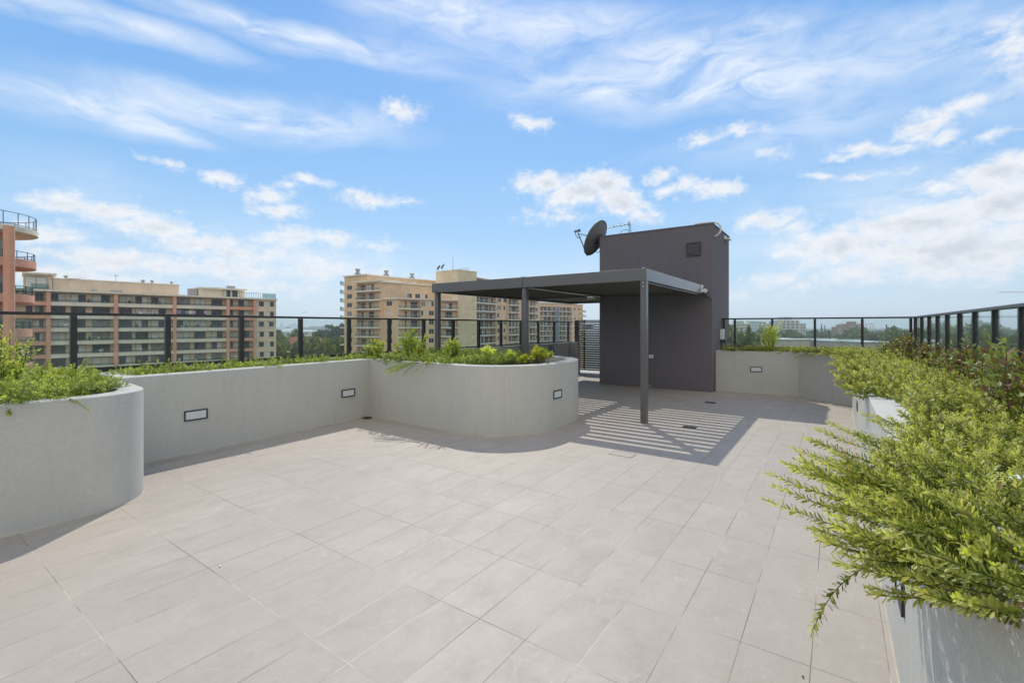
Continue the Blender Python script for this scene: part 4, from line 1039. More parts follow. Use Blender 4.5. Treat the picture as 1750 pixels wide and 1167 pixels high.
    m = MB(); m.box(T(38), T(80)+1.6, .9, 11.5, z0(12.9), z0(13.25)); m.build('penthouse_roof', M_CREAM, root)
    window(root, T(62), z0(10.0), 3.4, 2.4, 2.19, rr)
    m = MB(); m.box(T(346), T(425), 3.6, 12, z0(9.55), z0(11.7)); m.build('penthouse_wall', M_CREAM, root)
    m = MB(); m.box(T(346)-.3, T(427), 2.0, 12.4, z0(11.7), z0(12.05)); m.build('penthouse_roof', M_CREAM, root)
    for px, w_ in ((394,1.8),(404,2.6)): window(root, T(px), z0(9.7), w_, 1.9, 3.58, rr)
    m = MB(); 
    for px in range(56, 84, 5): m.box(T(px)-.03, T(px)+.03, -.3, -.24, z0(9.55), z0(10.7))
    m.box(T(52), T(85), -.32, -.22, z0(10.7), z0(10.77)); m.box(T(52), T(85), -.29, -.27, z0(9.6), z0(10.65), 1)
    for px in range(389, 472, 4): m.box(T(px)-.03, T(px)+.03, -.3, -.24, z0(9.55), z0(10.9))
    m.box(T(387), T(471), -.32, -.22, z0(10.9), z0(10.97)); m.box(T(448), T(471), -.29, -.27, z0(9.6), z0(10.85), 1)
    m.build('roof_railing', [M_RAILG, M_BALGLASS], root)
    for a, b, y, zt in ((330,342,4,11.6),(400,412,5,13.0),(378,390,6,12.4)):
        m = MB(); m.box(T(a), T(b), y, y+2.0, z0(9.5), z0(zt)); m.build('roof_unit', M_ROOFG, root)
    m = MB()
    for px, s in ((88,.8),(250,.6),(266,.5),(300,.4),(115,.5)):
        m.lathe([(s*.5,0),(s*.5,.5),(s*.8,.5),(s*.8,.8),(.01,.9)], 10, (T(px), 4.5, z0(12.38)))
    m.tube([(T(203),5,z0(12.3)),(T(203),5,z0(14.2))], .06, 5); m.tube([(T(203)-.5,5,z0(13.9)),(T(203)+.5,5,z0(13.9))], .04, 5)
    m.build('roof_vents', M_ROOFG, root)
    for px, w_ in ((162,1.0),(200,2.2)):
        m = MB(); m.box(T(px)-w_/2, T(px)+w_/2, .6, 1.6, z0(9.56), z0(10.1)); m.build('roof_unit', M_ROOFG, root)
    # laundry on a balcony
    cols = [(.35,.28,.45),(.10,.10,.2),(.25,.35,.10),(.6,.6,.6),(.55,.40,.42),(.05,.05,.06),(.06,.06,.07),(.55,.40,.5)]
    nms = ['lilac','navy','green','white','pink','black','charcoal','mauve']
    f = fl[1]
    for i, px in enumerate((306, 313, 319.5, 325, 331, 337, 343.5, 351)):
        mt = surf('cloth_'+nms[i], cols[i], .9, 0, .1, 4)
        m = MB(); x = T(px); hh = rr.uniform(.7,1.0); m.box(-.38, .38, -.015, .015, -hh, 0); m.box(-.34,.30,-.03,-.015,-hh*.9,-.02)
        o = m.build('laundry', mt, None, (p0[0] + x*math.cos(rz) - (-.9)*0 + .1*math.sin(rz), p0[1] + x*math.sin(rz) - .1*math.cos(rz), f - .75), rz)
        tag(o, nms[i] + ' cloth hung out to dry on a balcony of the long beige block', 'laundry', 'laundry on the balcony')
    return root
long_block()

# --- stepped brick tower block in the middle
def wing(root, name, a, b, ztop, holes_px, windows_px, floors, mat_, depth=10, pale=True, slab=None, dep=1.2, rail=True, bulge=.9, seed=1, roofmat=None, over=.5):
    """one straight stretch of the building: windows flush in the brick and balcony stacks"""
    rr = random.Random(seed); p0, L, rz = facade_frame(a, b); T = lambda px: max(0.05, min(L-.05, tpos(px, p0, rz)))
    H = ztop - GZ; hs = []
    fl = [f for f in floors if f+2.9 <= ztop+.3 and f > -16]
    for (x0, x1) in holes_px:
        for f in fl: hs.append((T(x0), T(x1), f-GZ+.05, f-GZ+2.55, dep, 0))
    for (x0, x1) in windows_px:
        for f in fl: hs.append((T(x0), T(x1), f-GZ+.85, f-GZ+2.4, .16, 0))
    w_ = holed_wall(L, H, hs, depth).build(name, [mat_], root, (p0[0]-root.location.x, p0[1]-root.location.y, 0), rz)
    for (x0, x1) in windows_px:
        for f in fl: window(w_, (T(x0)+T(x1))/2, f-GZ+.87, T(x1)-T(x0), 1.5, .15, rr, pale)
    for (x0, x1) in holes_px:
        wd = T(x1)-T(x0); k = max(1, int(wd/3.0))
        for f in fl:
            for i in range(k):
                window(w_, T(x0) + wd*(i+.5)/k + rr.uniform(-.2,.2), f-GZ+.07, min(2.2, wd/k*.68), 2.15, dep-.02, rr, False, 'balcony_door', ['dark','dark','half','half2','mix'])
            n = 10; arcp = [(T(x0)-.25 + (wd+.5)*j/n, -.25 - bulge*math.sin(math.pi*(.12+.76*j/n))) for j in range(n+1)]
            poly = [(T(x0)-.25, -.01)] + arcp + [(T(x1)+.25, -.01)]
            m = MB(); m.prism(poly, f-GZ-.30, f-GZ+.10); m.build('balcony', M_CREAMW, w_)
            m = MB()
            for (q0, q1) in zip(arcp[:-1], arcp[1:]):
                m.add([(q0[0],q0[1]+.04,f-GZ+.12),(q1[0],q1[1]+.04,f-GZ+.12),(q1[0],q1[1]+.04,f-GZ+1.0),(q0[0],q0[1]+.04,f-GZ+1.0)], [(0,1,2,3)], 1)
                m.tube([(q0[0],q0[1]+.04,f-GZ+1.03),(q1[0],q1[1]+.04,f-GZ+1.03)], .045, 4, 0, cap=False)
                m.box(q0[0]-.03,q0[0]+.03,q0[1]+.02,q0[1]+.07,f-GZ+.1,f-GZ+1.0,0)
            m.build('balustrade', [M_FRAMEW, M_BALGLASS], w_)
    m = MB(); m.box(-over*.6, L+over*.6, -over, depth, H+.003, H+.38); m.build('roof_edge', roofmat or M_CREAMW, w_)
    return w_
def brick_tower():
    p0 = far(589, 156)
    root = thing('apartment_tower', 'stepped orange brick apartment tower with curved balconies behind the pergola', 'apartment building', (p0[0], p0[1], GZ))
    F = [12.75 - 2.9*k for k in range(-3, 10)]
    wing(root, 'left_wing_wall', (588.5,157), (627,150), 18.1, [], [(593,601.5)], F, M_BRICKO, 12, seed=2)
    wing(root, 'left_wing_wall', (627,150), (746,172), 18.0, [], [], F, M_BRICKO, 12, seed=3)
    wing(root, 'balcony_bay_wall', (608.5,151.2), (652,144.6), 15.65, [(610,650)], [], F, M_BRICKO, 8, seed=4, bulge=1.3)
    wing(root, 'middle_wing_wall', (652,144.6), (741,158), 15.2, [], [(696,704),(709.5,718),(723,731)], [f for f in F if f > 6], M_BRICKO, 10, seed=5)
    wing(root, 'front_wing_wall', (655,145.0), (681,141.5), 9.85, [], [(660.5,670)], F, M_BRICKO, 8, seed=6)
    wing(root, 'front_wing_wall', (681,141.5), (746,148.5), 9.85, [(671.5,718)], [(719.5,727.5),(733,741.5)], F, M_BRICKO, 8, seed=7, bulge=.7)
    wing(root, 'lift_tower_wall', (745,162), (783,155), 20.2, [], [], F, M_YELLOW, 9, seed=8, over=.06, roofmat=M_YELLOW)
    wing(root, 'lift_tower_wall', (783,155), (806,160), 20.1, [], [(795,803)], F, M_YELLOW, 9, seed=9, over=.06, roofmat=M_YELLOW)
    wing(root, 'balcony_bay_wall', (746,149.5), (783.5,152), 9.85, [(754.5,782)], [], F, M_BRICKO, 6, seed=10, bulge=.5)
    wing(root, 'right_wing_wall', (806,160.5), (849,176), 18.4, [(807,847)], [], F, M_BRICKO, 10, seed=11, bulge=.6)
    wing(root, 'right_wing_wall', (849,176), (868,181), 17.6, [], [(850,856.5),(860.5,866.5)], F, M_BRICKO, 10, seed=12)
    wing(root, 'right_wing_wall', (868,180), (889,186), 17.0, [(869.5,886)], [], F, M_BRICKO, 10, seed=13, bulge=.8)
    wing(root, 'right_wing_wall', (889,188), (922,200), 16.6, [(905,915)], [(892,896),(898.5,902),(916,919)], F, M_BRICKO, 10, seed=14)
    # roof plant, cowls, dishes, mast
    def at(px, d, z): 
        p = far(px, d); return (p[0]-p0[0], p[1]-p0[1], z-GZ)
    for px, d, z in ((611.5,154,18.4),(660,158,18.4),(704,166,18.3)):
        m = MB(); m.box(-.7,.7,-.7,.7,0,.8); m.lathe([(.5,.8),(.5,1.2),(.85,1.9),(.85,2.1),(.01,2.1)], 12); m.build('roof_cowl', M_ROOFG, root, at(px,d,z))
    m = MB(); q = at(692,160,13.6)
    m.add([(-3.5,0,2.6),(3.2,2,2.9),(4.0,-2.0,0),(-1.8,-3.4,.5),(-3.5,.1,2.5),(3.2,2.1,2.8),(4.0,-1.9,-.1),(-1.8,-3.3,.4)], [(0,1,2,3),(4,7,6,5),(0,3,7,4),(1,5,6,2),(3,2,6,7),(0,4,5,1)])
    m.build('skylight_roof', M_CREAMW, root, q)
    m = MB(); m.tube([(0,0,0),(0,0,5.2)], .10, 6, r2=.04); m.build('roof_mast', M_ROOFG, root, at(774,158,20.4))
    for px, z in ((749.5,20.5),(756.5,20.9)):
        m = MB(); Qd = Vector((-.6,-.3,.5)).to_track_quat('Z','Y').to_matrix(); m.tube([(0,0,-.3),(0,0,.8)], .07, 6); m.lathe([(.01,-.25),(.5,-.18),(.95,0),(1.0,.02)], 16, (0,0,1.0), Qd); m.build('roof_dish', M_DISH, root, at(px,158,z))
    m = MB()
    for k in range(6): m.tube([(-2+.8*k,0,-.02),(-2+.8*k,0,.9+.3*(k%2))], .05, 5); m.box(-2.2+.8*k,-1.8+.8*k,-.1,.1,.7,.78)
    m.build('roof_aerials', M_ROOFG, root, at(793,158,20.45))
    for k in range(10):
        z = F[3]-2.9*k + 8.7
        if z < 16: m = MB(); m.box(-1.0,.0,-.9,.6,-.3,.1); m.box(-.98,-.93,-.9,.6,.1,1.05,1); m.box(-1.0,.0,-.93,-.88,.1,1.05,1); m.box(-1.02,.02,-.95,-.88,1.05,1.12,2); m.build('side_balcony', [M_CREAMW, M_BALGLASS, M_FRAMEW], root, at(588.2,157.2,z))
    return root
brick_tower()
def far_wing():
    p0 = far(921, 268)
    root = thing('apartment_tower', 'farther brick apartment wing with a blue pipe seen under the pergola roof', 'apartment building', (p0[0], p0[1], GZ))
    F = [10.4 - 2.9*k for k in range(0, 9)]
    wing(root, 'wing_wall', (916,267), (985,288), 15, [(923.5,951),(956,977)], [(981,983.5)], F, M_BRICKO, 12, seed=31, bulge=.4)
    wing(root, 'wing_wall', (985,288), (996,290), 14.6, [], [(988.5,991),(993,995)], F, M_BRICKO, 12, seed=32)
    m = MB(); p = far(953.5, 274); m.tube([(0,0,0),(0,0,43)], .75, 10); m.build('downpipe', M_BLUE, root, (p[0]-p0[0], p[1]-p0[1], 0))
    p = far(997, 290.5)
    for f in F: 
        m = MB(); m.box(-.6,1.5,-.8,.8,-.3,.1); m.box(-.6,1.5,-.82,-.77,.1,1.0,1); m.box(1.42,1.5,-.8,.8,.1,1.0,1); m.build('side_balcony', [M_CREAMW, M_BALGLASS], root, (p[0]-p0[0], p[1]-p0[1], f-GZ))
far_wing()

# --- salmon building with round balconies at the left edge
def round_block():
    c = far(-42, 38.5)
    root = thing('apartment_building', 'salmon building with stacked round balconies at the left edge', 'apartment building', (c[0], c[1], GZ), TH)
    n = lambda z: z - GZ; Rb = 3.55
    zs = [9.5, 6.6, 3.65, .72, -2.2, -5.1]
    m = MB(); m.lathe([(2.05,0),(2.05,n(9.4))], 28); m.build('core_wall', M_SALMON, root)
    m = MB(); m.box(-14,-3.4,-.5,2.5,0,n(9.4)); m.build('main_wall', M_SALMON, root)
    m = MB(); Rr = Rb + .12; m.lathe([(.01,n(9.37)),(Rr-.1,n(9.37)),(Rr,n(9.42)),(Rr,n(9.86)),(.01,n(9.9))], 48); m.build('roof_slab', M_CREAM, root).data.set_sharp_from_angle(angle=R(30))
    def rail(z, h, r, glassy):
        m = MB(); m.lathe([(r,n(z+h)),(r+.03,n(z+h)+.03),(r,n(z+h)+.06),(r-.03,n(z+h)+.03),(r,n(z+h))], 48)
        m.lathe([(r-.02,n(z+.08)),(r,n(z+.11)),(r-.02,n(z+.14)),(r-.04,n(z+.11)),(r-.02,n(z+.08))], 48)
        for k in range(22):
            a = 2*math.pi*k/22; m.tube([(r*math.cos(a), r*math.sin(a), n(z-.02)), (r*math.cos(a), r*math.sin(a), n(z+h)+.02)], .03, 5)
        m.lathe([(r-.03,n(z+.14)),(r-.03,n(z+h-.02))], 48, mi=1) if glassy else None
        m.build('balcony_railing', [M_RAILG, M_BALGLASS], root)
    rail(9.87, 1.05, Rb, False)
    for i, z in enumerate(zs[1:]):
        m = MB(); Rq = Rb - .12*min(i, 2); m.lathe([(.01,n(z-.1)),(Rq-.05,n(z-.1)),(Rq,n(z-.05)),(Rq,n(z+.60)),(Rq-.14,n(z+.62)),(Rq-.16,n(z+.1)),(.01,n(z+.1))], 48)
        m.build('balcony', M_SALMON, root).data.set_sharp_from_angle(angle=R(30))
        rail(z+.60, .60 if i < 1 else .68, Rq-.10, i >= 1)
        m = MB(); q = random.Random(i)
        for k in range(2):
            a = R(-70 + 55*k); mt = Matrix.Rotation(a + R(90), 3, 'Z'); m.obox((2.08*math.cos(a), 2.08*math.sin(a), n(z+1.2)), (1.6,.1,2.1), mt)
        m.build('balcony_door', M_WIN2, root)
    px, d = 15.5, 36.3; p = far(px, d)
    m = MB(); m.lathe([(.33,0),(.33,n(9.4))], 20, ((p[0]-c[0])*CT+(p[1]-c[1])*ST, -(p[0]-c[0])*ST+(p[1]-c[1])*CT, 0)); m.build('column', M_SALMON, root)
round_block()

# ------------------------------------------------------------------ trees
def tree_meshes(seed, h, rx, lobes, leaf, mt, per=260, shape='round'):
    r = np.random.default_rng(seed); parts = []; cs = []
    for i in range(lobes):
        a = r.uniform(0,6.283); q = rx*math.sqrt(r.random())*.72
        if shape == 'cone':
            zz = h*(.15 + .82*i/lobes); q = rx*(1-(zz/h))*.55*r.random(); rad = max(.35, rx*(1.05-zz/h)*r.uniform(.5,.75)); sq = .45
        elif shape == 'flat':
            zz = h*r.uniform(.80,.93); q = rx*math.sqrt(r.random()); rad = rx*r.uniform(.22,.36); sq = .35
        else:
            zz = h*(.42 + .42*r.random()*(1-.45*(q/rx)**2)); rad = rx*r.uniform(.28,.48); sq = .72
        c = np.array([math.cos(a)*q, math.sin(a)*q, zz]); cs.append((c, rad))
        n = int(per*(rad/(rx*.4))**2) + 20
        d = r.normal(0,1,(n,3)); d /= np.linalg.norm(d,axis=1,keepdims=True)
        P = c + d*rad*(r.random((n,1))**.45)*np.array([1,1,sq])*(1+.25*r.normal(0,1,(n,1))*.6)
        D = d*.5 + r.normal(0,.7,(n,3)); D /= np.linalg.norm(D,axis=1,keepdims=True)
        U = r.normal(0,1,(n,3)) + np.array([0,0,.8]); U -= D*np.sum(U*D,1,keepdims=True); U /= np.linalg.norm(U,axis=1,keepdims=True)
        sz = leaf*r.uniform(.6,1.4,n)
        V, F = leaf_quads(P-D*(sz*.5)[:,None], D, U, sz, sz*.8, .15, .1)
        t = np.clip(r.normal(.5,.2) + r.normal(0,.16,n), 0, 1)
        parts.append((V, F, np.repeat(t,5)))
    V, F, t = merge(parts); crown = np_mesh('crown', V, F, t, mt)
    m = MB(); m.tube([(0,0,0),(.05*rx,0,h*.25),(0,.04*rx,h*.5),(0,0,h*.8)], h*.028, 8, r2=h*.01)
    for c, rad in cs[:7]:
        b = Vector((0,0,h*.28)); m.tube([b, b.lerp(Vector(c), .5)+Vector((0,0,-.04*h)), Vector(c)], h*.012, 5, r2=h*.004)
    return crown, m.mesh('trunk', M_BARK)
TK = {'round': tree_meshes(1, 10, 4.6, 18, .75, M_TREE), 'wide': tree_meshes(2, 9, 6.2, 26, .8, M_TREE), 'dark': tree_meshes(3, 11, 4.2, 16, .8, M_TREE2),
      'pine': tree_meshes(4, 15, 3.0, 18, .8, M_TREE2, 200, 'cone'), 'flat': tree_meshes(5, 12, 6.0, 12, .6, M_TREE2, 110, 'flat'), 'low': tree_meshes(6, 6.5, 4.4, 14, .7, M_TREE)}
def tree(kind, px, d, py_top, label, group=None, name=None, base=GZ, rz=None, smin=.3, wide=1.0):
    x, y = far(px, d); top = zfar(py_top, d); h0 = {'round':9.3,'wide':8.6,'dark':10.3,'pine':15,'flat':12,'low':6}[kind]
    h = top - base; s = h/h0
    t = thing(name or {'pine':'conifer_tree','flat':'flat_topped_tree'}.get(kind,'tree'), label, 'tree', (x, y, base), rz if rz is not None else px*1.7, group)
    sx = s*wide; t.scale = (sx, sx, s)
    obj('crown', TK[kind][0], t); obj('trunk', TK[kind][1], t); return t
G1 = 'trees between the two apartment buildings'
for k, px, d, py, wd, lab in (('wide', 562, 185, 571, .50, 'big rounded green tree left of the brick tower'), ('dark', 578, 300, 556, .5, 'dark tree rising behind the big rounded one'), ('flat', 578, 330, 550, .5, 'flat topped tree against the sky left of the brick tower'),
        ('round', 486, 190, 573, .42, 'rounded green tree beside the end of the long block'), ('round', 509, 235, 568, .4, 'mid green tree above the red roof'), ('dark', 511, 300, 561, .4, 'dark tree just left of a fence post above the red roof'),
        ('dark', 545, 320, 562, .45, 'dark tree just right of a fence post before the far stadium'), ('low', 503, 170, 596, .6, 'low green bush tree below the red roof'), ('low', 478, 165, 600, .7, 'low bush tree at the foot of the long block'),
        ('low', 530, 215, 588, .6, 'small green tree between the red roofs'), ('dark', 491, 420, 559, .4, 'dark distant tree behind the long block'), ('dark', 478, 380, 562, .4, 'dark distant tree touching the long block'), ('dark', 556, 420, 562, .5, 'dark distant tree before the stadium'),
        ('low', 545, 190, 600, .7, 'low green tree at the foot of the big rounded tree')):
    tree(k, px, d, py, lab, G1, wide=wd)

# conspicuous trees in the view past the back and right fences
for k, px, d, py, wd, lab, g_ in (('pine', 1404, 620, 551, .55, 'tall dark conifer right of the white office block', None), ('pine', 1409.5, 700, 553.5, .55, 'shorter conifer close to the tall dark one', None), ('pine', 1416, 420, 563, .8, 'near dark conifer below the brown flats', None),
        ('pine', 1515, 640, 552, .6, 'lone dark conifer standing above the woods near the fence corner', None), ('round', 1252, 130, 563, .55, 'leafy green tree close behind the dark tower', None),
        ('dark', 1352, 430, 562, .6, 'dark broad tree below the white office block', None), ('round', 1365, 400, 567, .7, 'broad grey green tree before the white office block', None), ('dark', 1281, 400, 567, .6, 'dark tree below the cream flats', None)):
    tree(k, px, d, py, lab, g_, wide=wd)
rr = random.Random(77); G2 = 'trees among the far rooftops'
spots = []
for i in range(46):
    px = 1248 + (1560-1248)*(i+rr.random()*.8)/46; d = rr.choice([420, 400, 480, 560, 680, 820]); py = 557 + {420:9.5,400:10,480:9,560:7.5,680:6.5,820:5.5}[d] + rr.uniform(-1.5,4)
    spots.append((px, d, py))
for i in range(26):
    px = 1565 + 195*(i+rr.random()*.8)/26; d = rr.choice([150, 190, 240, 300, 420]); py = 557 + {150:20,190:13,240:8,300:4,420:3}[d] + rr.uniform(-3,5)
    spots.append((px, d, py))
desc = ['rounded green tree', 'broad dark green tree', 'low spreading green tree', 'bushy mid green tree']
for i, (px, d, py) in enumerate(spots):
    k = rr.choice(['round','dark','wide','low','round','wide'])
    tree(k, px, d, py, {'round':'rounded green tree','dark':'dark green upright tree','wide':'broad spreading green tree','low':'low bushy green tree'}[k] + (' among the far rooftops past the back fence' if px < 1562 else ' seen through the right hand fence glass'),
         G2 + ', ' + k + (' by the back fence' if px < 1562 else ' by the right fence'), wide=rr.uniform(.6,1.0))

# far woods: masses of crowns nobody could count
def woods(name, label, d0, d1, px0, px1, n, hmin, hmax, seed, mt, leaf):
    r = np.random.default_rng(seed); Ps = []; Ss = []; Ts = []
    for _ in range(n):
        d = r.uniform(d0, d1); px = r.uniform(px0, px1); x, y = far(px, d); h = r.uniform(hmin, hmax); rad = r.uniform(3.5,7); t0 = r.normal(.45,.18)
        k = 26; q = r.normal(0,1,(k,3)); q /= np.linalg.norm(q,axis=1,keepdims=True); q[:,2] = np.abs(q[:,2])*.9 - .25
        Ps.append(np.array([x,y,GZ+h*.55]) + q*np.array([rad,rad,h*.45])); Ss.append(leaf*r.uniform(.6,1.4,k)); Ts.append(np.clip(t0 + r.normal(0,.12,k),0,1))
    P = np.concatenate(Ps); S = np.concatenate(Ss); T = np.concatenate(Ts); n = len(P)
    D = r.normal(0,1,(n,3)); D /= np.linalg.norm(D,axis=1,keepdims=True); U = r.normal(0,1,(n,3)); U -= D*np.sum(U*D,1,keepdims=True); U /= np.linalg.norm(U,axis=1,keepdims=True)
    V, F = leaf_quads(P-D*(S*.5)[:,None], D, U, S, S*.9, .1, .05)
    return tag(obj(name, np_mesh(name, V, F, np.repeat(T,5), mt)), label, 'woods', None, 'stuff')
woods('woods', 'far green woods and gardens beyond the back fence', 560, 1500, 1235, 1800, 800, 4, 8, 5, M_TREE2, 3.6)
woods('woods', 'distant hazy tree belt below the skyline on the right', 1500, 4200, 1200, 1850, 900, 6, 12, 6, M_TREE2, 9)
woods('woods', 'dark woods between the long block and the brick tower', 430, 1700, 440, 640, 420, 8, 14, 7, M_TREE2, 4.5)

# ------------------------------------------------------------------ far buildings
def house(px, d, w, dep, h, roof, wall, label, group=None, rz=None, pitch=.35, base=GZ, name='house'):
    x, y = far(px, d); t = thing(name, label, 'house', (x, y, base), rz if rz is not None else TH + R((px*37) % 70 - 35), group)
    m = MB(); m.box(-w/2, w/2, -dep/2, dep/2, 0, h); m.build('wall', wall, t)
    m = MB(); e = .4; rh = dep*.5*pitch
    if pitch > 0:
        V = [(-w/2-e,-dep/2-e,h+.002),(w/2+e,-dep/2-e,h+.002),(w/2+e,dep/2+e,h+.002),(-w/2-e,dep/2+e,h+.002),(-w/2+dep*.4,0,h+rh),(w/2-dep*.4,0,h+rh)]
        m.add(V, [(0,1,5,4),(2,3,4,5),(1,2,5),(3,0,4),(0,3,2,1)])
    else: m.box(-w/2-e, w/2+e, -dep/2-e, dep/2+e, h+.002, h+.5)
    m.build('roof', roof, t)
    m = MB()
    for s in (-1,1):
        for k in range(max(1,int(w/6))): 
            x0 = -w/2 + (k+.5)*w/max(1,int(w/6)); m.box(x0-.8, x0+.8, s*dep/2-.05 if s>0 else -dep/2-.04, s*dep/2+.04 if s>0 else -dep/2+.05, h*.35, h*.75)
    m.build('window', M_WIN, t)
    return t
house(506, 205, 15, 12, 3.2, M_RTILE, M_HWALL, 'house with a red tiled hip roof left of a fence post', None, TH+R(20), .75, zfar(593,205)-3.2)
house(536, 222, 17, 11, 3.2, M_RTILE, M_HWALL, 'house with a faded red roof right of a fence post', None, TH-R(15), .7, zfar(592,222)-3.0)
house(498, 400, 18, 12, 5, M_GROOF, M_HWHITE, 'white roofed house among the trees right of the long block', None, TH, .5, zfar(569,400)-4)
house(528, 520, 20, 12, 5, M_GROOF, M_HWHITE, 'small white roofed building right of the fence post', None, TH, .3, zfar(568,520)-4)
rr = random.Random(5)
GH = 'houses among the far trees'
for i in range(34):
    px = 1250 + 310*(i+rr.random())/34; d = rr.choice([380,450,520,600,720,850])
    mt, nm = rr.choice([(M_DROOF,'brown tiled roof'),(M_DROOF,'brown tiled roof'),(M_GROOF,'pale metal roof'),(M_RTILE,'terracotta roof')])
    house(px, d, rr.uniform(12,20), rr.uniform(9,12), rr.uniform(3,6), mt, rr.choice([M_HWALL,M_HWHITE]), 'house with a ' + nm + ' among the trees past the back fence', GH + ', ' + nm)
for i, (px, d) in enumerate(((1590,230),(1612,270),(1640,210),(1668,260),(1700,190),(1728,240),(1748,170))):
    mt, nm = rr.choice([(M_DROOF,'brown tiled roof'),(M_GROOF,'pale metal roof')])
    house(px, d, rr.uniform(12,22), rr.uniform(9,12), rr.uniform(3,5), mt, rr.choice([M_HWALL,M_HWHITE]), 'house with a ' + nm + ' seen through the right hand fence glass', GH + ', ' + nm + ' on the right')
# long pale roofs just past the back fence
for px, d, w_, dp_, py, lab in ((1304, 320, 34, 46, 576.5, 'long low building with a pale metal roof behind the young back shrub'), (1407, 310, 24, 50, 578.5, 'long low pale roofed building behind the middle fence posts'), (1452, 290, 18, 40, 580.5, 'long low pale roofed building left of the fence corner'), (1640, 235, 22, 36, 586, 'long low pale roofed building with a blue awning behind the right fence'), (1700,215,18,30,582,'low brown building behind the right fence')):
    z = zfar(py, d + dp_*.5); x, y = far(px, d); t = thing('long_building', lab, 'building', (x, y, GZ), TH + R(4))
    MB().box(-w_/2, w_/2, -dp_/2, dp_/2, 0, z-GZ-.5).build('wall', M_HWALL, t)
    m = MB(); k = 0
    m.box(-w_/2-.5, w_/2+.5, -dp_/2-.8, dp_/2+.5, z-GZ-.498, z-GZ)
    for k in range(4): m.box(-w_/2+w_*(k+.3)/4.2, -w_/2+w_*(k+.3)/4.2+1.6, -2, 2, z-GZ, z-GZ+.9)
    m.build('roof', M_GROOF if 'pale' in lab else M_DROOF, t)
x, y = far(1646, 238); m = MB(); m.box(-4,4,-1,1,-.6,.6); m.box(-4,4,-1.6,-1,-.8,-.3)
tag(m.build('blue_awning', surf('blue_sheet', (.06,.12,.32), .6, 0, .1), None, (x, y, zfar(593,238)), TH), 'small blue awning on the low pale building behind the right fence', 'awning')
def flats(px0, px1, d, py_top, wall, label, name='apartment_block', floors=None, dep=14, rz=0.0, cols=None, step=None):
    x, y = far((px0+px1)/2, d); W = (px1-px0)/FPX*d; H = zfar(py_top, d) - GZ
    t = thing(name, label, 'apartment building', (x, y, GZ), TH + rz)
    m = MB(); m.box(-W/2, W/2, 0, dep, 0, H)
    if step: m.box(-W/2*step, W/2*.6*step, 2, dep-2, H+.002, H+3.2)
    m.build('wall', wall, t); n = int(H/3.1); cn = cols or max(2, int(W/4.2))
    m = MB()
    for f in range(n):
        for k in range(cn):
            x0 = -W/2 + (k+.5)*W/cn; m.box(x0-W/cn*.30, x0+W/cn*.30, -.12, .1, H-3.0*f-2.5, H-3.0*f-.9)
    tag(m.build('window_rows', M_WIN2, t), kind='stuff')
    m = MB()
    for f in range(n): m.box(-W/2-.2, W/2+.2, -.9, -.13, H-3.0*f-3.05, H-3.0*f-2.6)
    m.box(-W/2-.3, W/2+.3, -.5, dep+.3, H, H+.35) if not step else None
    m.build('floor_slabs', M_CREAMW, t); return t
M_PGREEN = brick('pale_green_render', (.50,.52,.40), False); M_OFFW = brick('white_render', (.72,.72,.70), False); M_GREYB = brick('grey_render_block', (.42,.42,.42), False); M_BROWNB = brick('brown_brick', (.36,.22,.14), False)
flats(1258, 1279, 520, 553.5, M_PGREEN, 'pale green block of flats just right of the dark tower', step=.7)
flats(1280, 1294, 560, 553, M_CREAM, 'cream flats behind the young back shrub', step=.6)
flats(1295, 1311, 500, 549.5, M_OFFW, 'white and grey block rising behind the young back shrub', rz=.2)
flats(1318, 1334, 640, 553, M_GREYB, 'grey block half hidden by the young back shrub', step=.5)
flats(1335, 1367, 470, 547, M_OFFW, 'big white office block left of the middle fence post', step=.55, rz=.1)
flats(1367, 1377, 520, 553, M_OFFW, 'low white annex right of the big white office block')
flats(1433, 1453, 640, 558.5, M_BROWNB, 'brown brick flats with a pale top past the back fence', step=.4)
flats(1454, 1471, 560, 554, M_BROWNB, 'taller brown brick flats near the fourth fence post', step=.5)
flats(1257, 1270, 440, 559, M_GREYB, 'low grey block in front of the pale green flats')
# skyline far away on the left, stadium, port on the right
for px0, px1, d, py, lab in ((479.5,482.2,5200,551,'slim pale tower alone on the far skyline'), (493,497.5,5200,554,'small pale tower on the far skyline'), (500,505,5200,552.5,'widest pale tower of the far skyline cluster'), (498,499.6,5000,556,'short pale tower in the far skyline cluster'), (505.5,509,5200,555.5,'low pale tower right of the far skyline cluster'), (474,520,5600,558,'long low pale row of city buildings on the far skyline')):
    x, y = far((px0+px1)/2, d); W = (px1-px0)/FPX*d; H = zfar(py, d)-GZ
    t = MB(); t.box(-W/2,W/2,-15,15,0,H); t.box(-W/3,W/4,-9,9,H+.01,H*1.03+2); 
    tag(t.build('skyline_tower', M_GREYB, None, (x,y,GZ), TH), lab, 'tower')
x, y = far(542, 1900); W = 36/FPX*1900
t = MB(); t.box(-W/2,W/2,-40,40,0,zfar(562.5,1900)-GZ); t.box(-W/2-4,W/2-8,-46,46,zfar(562,1900)-GZ,zfar(559.5,1900)-GZ); t.box(-W/4,W/2,-30,30,zfar(559.4,1900)-GZ,zfar(557.5,1900)-GZ)
tag(t.build('stadium', M_GREYB, None, (x,y,GZ), TH), 'wide flat grey stadium roof on the left horizon', 'stadium')
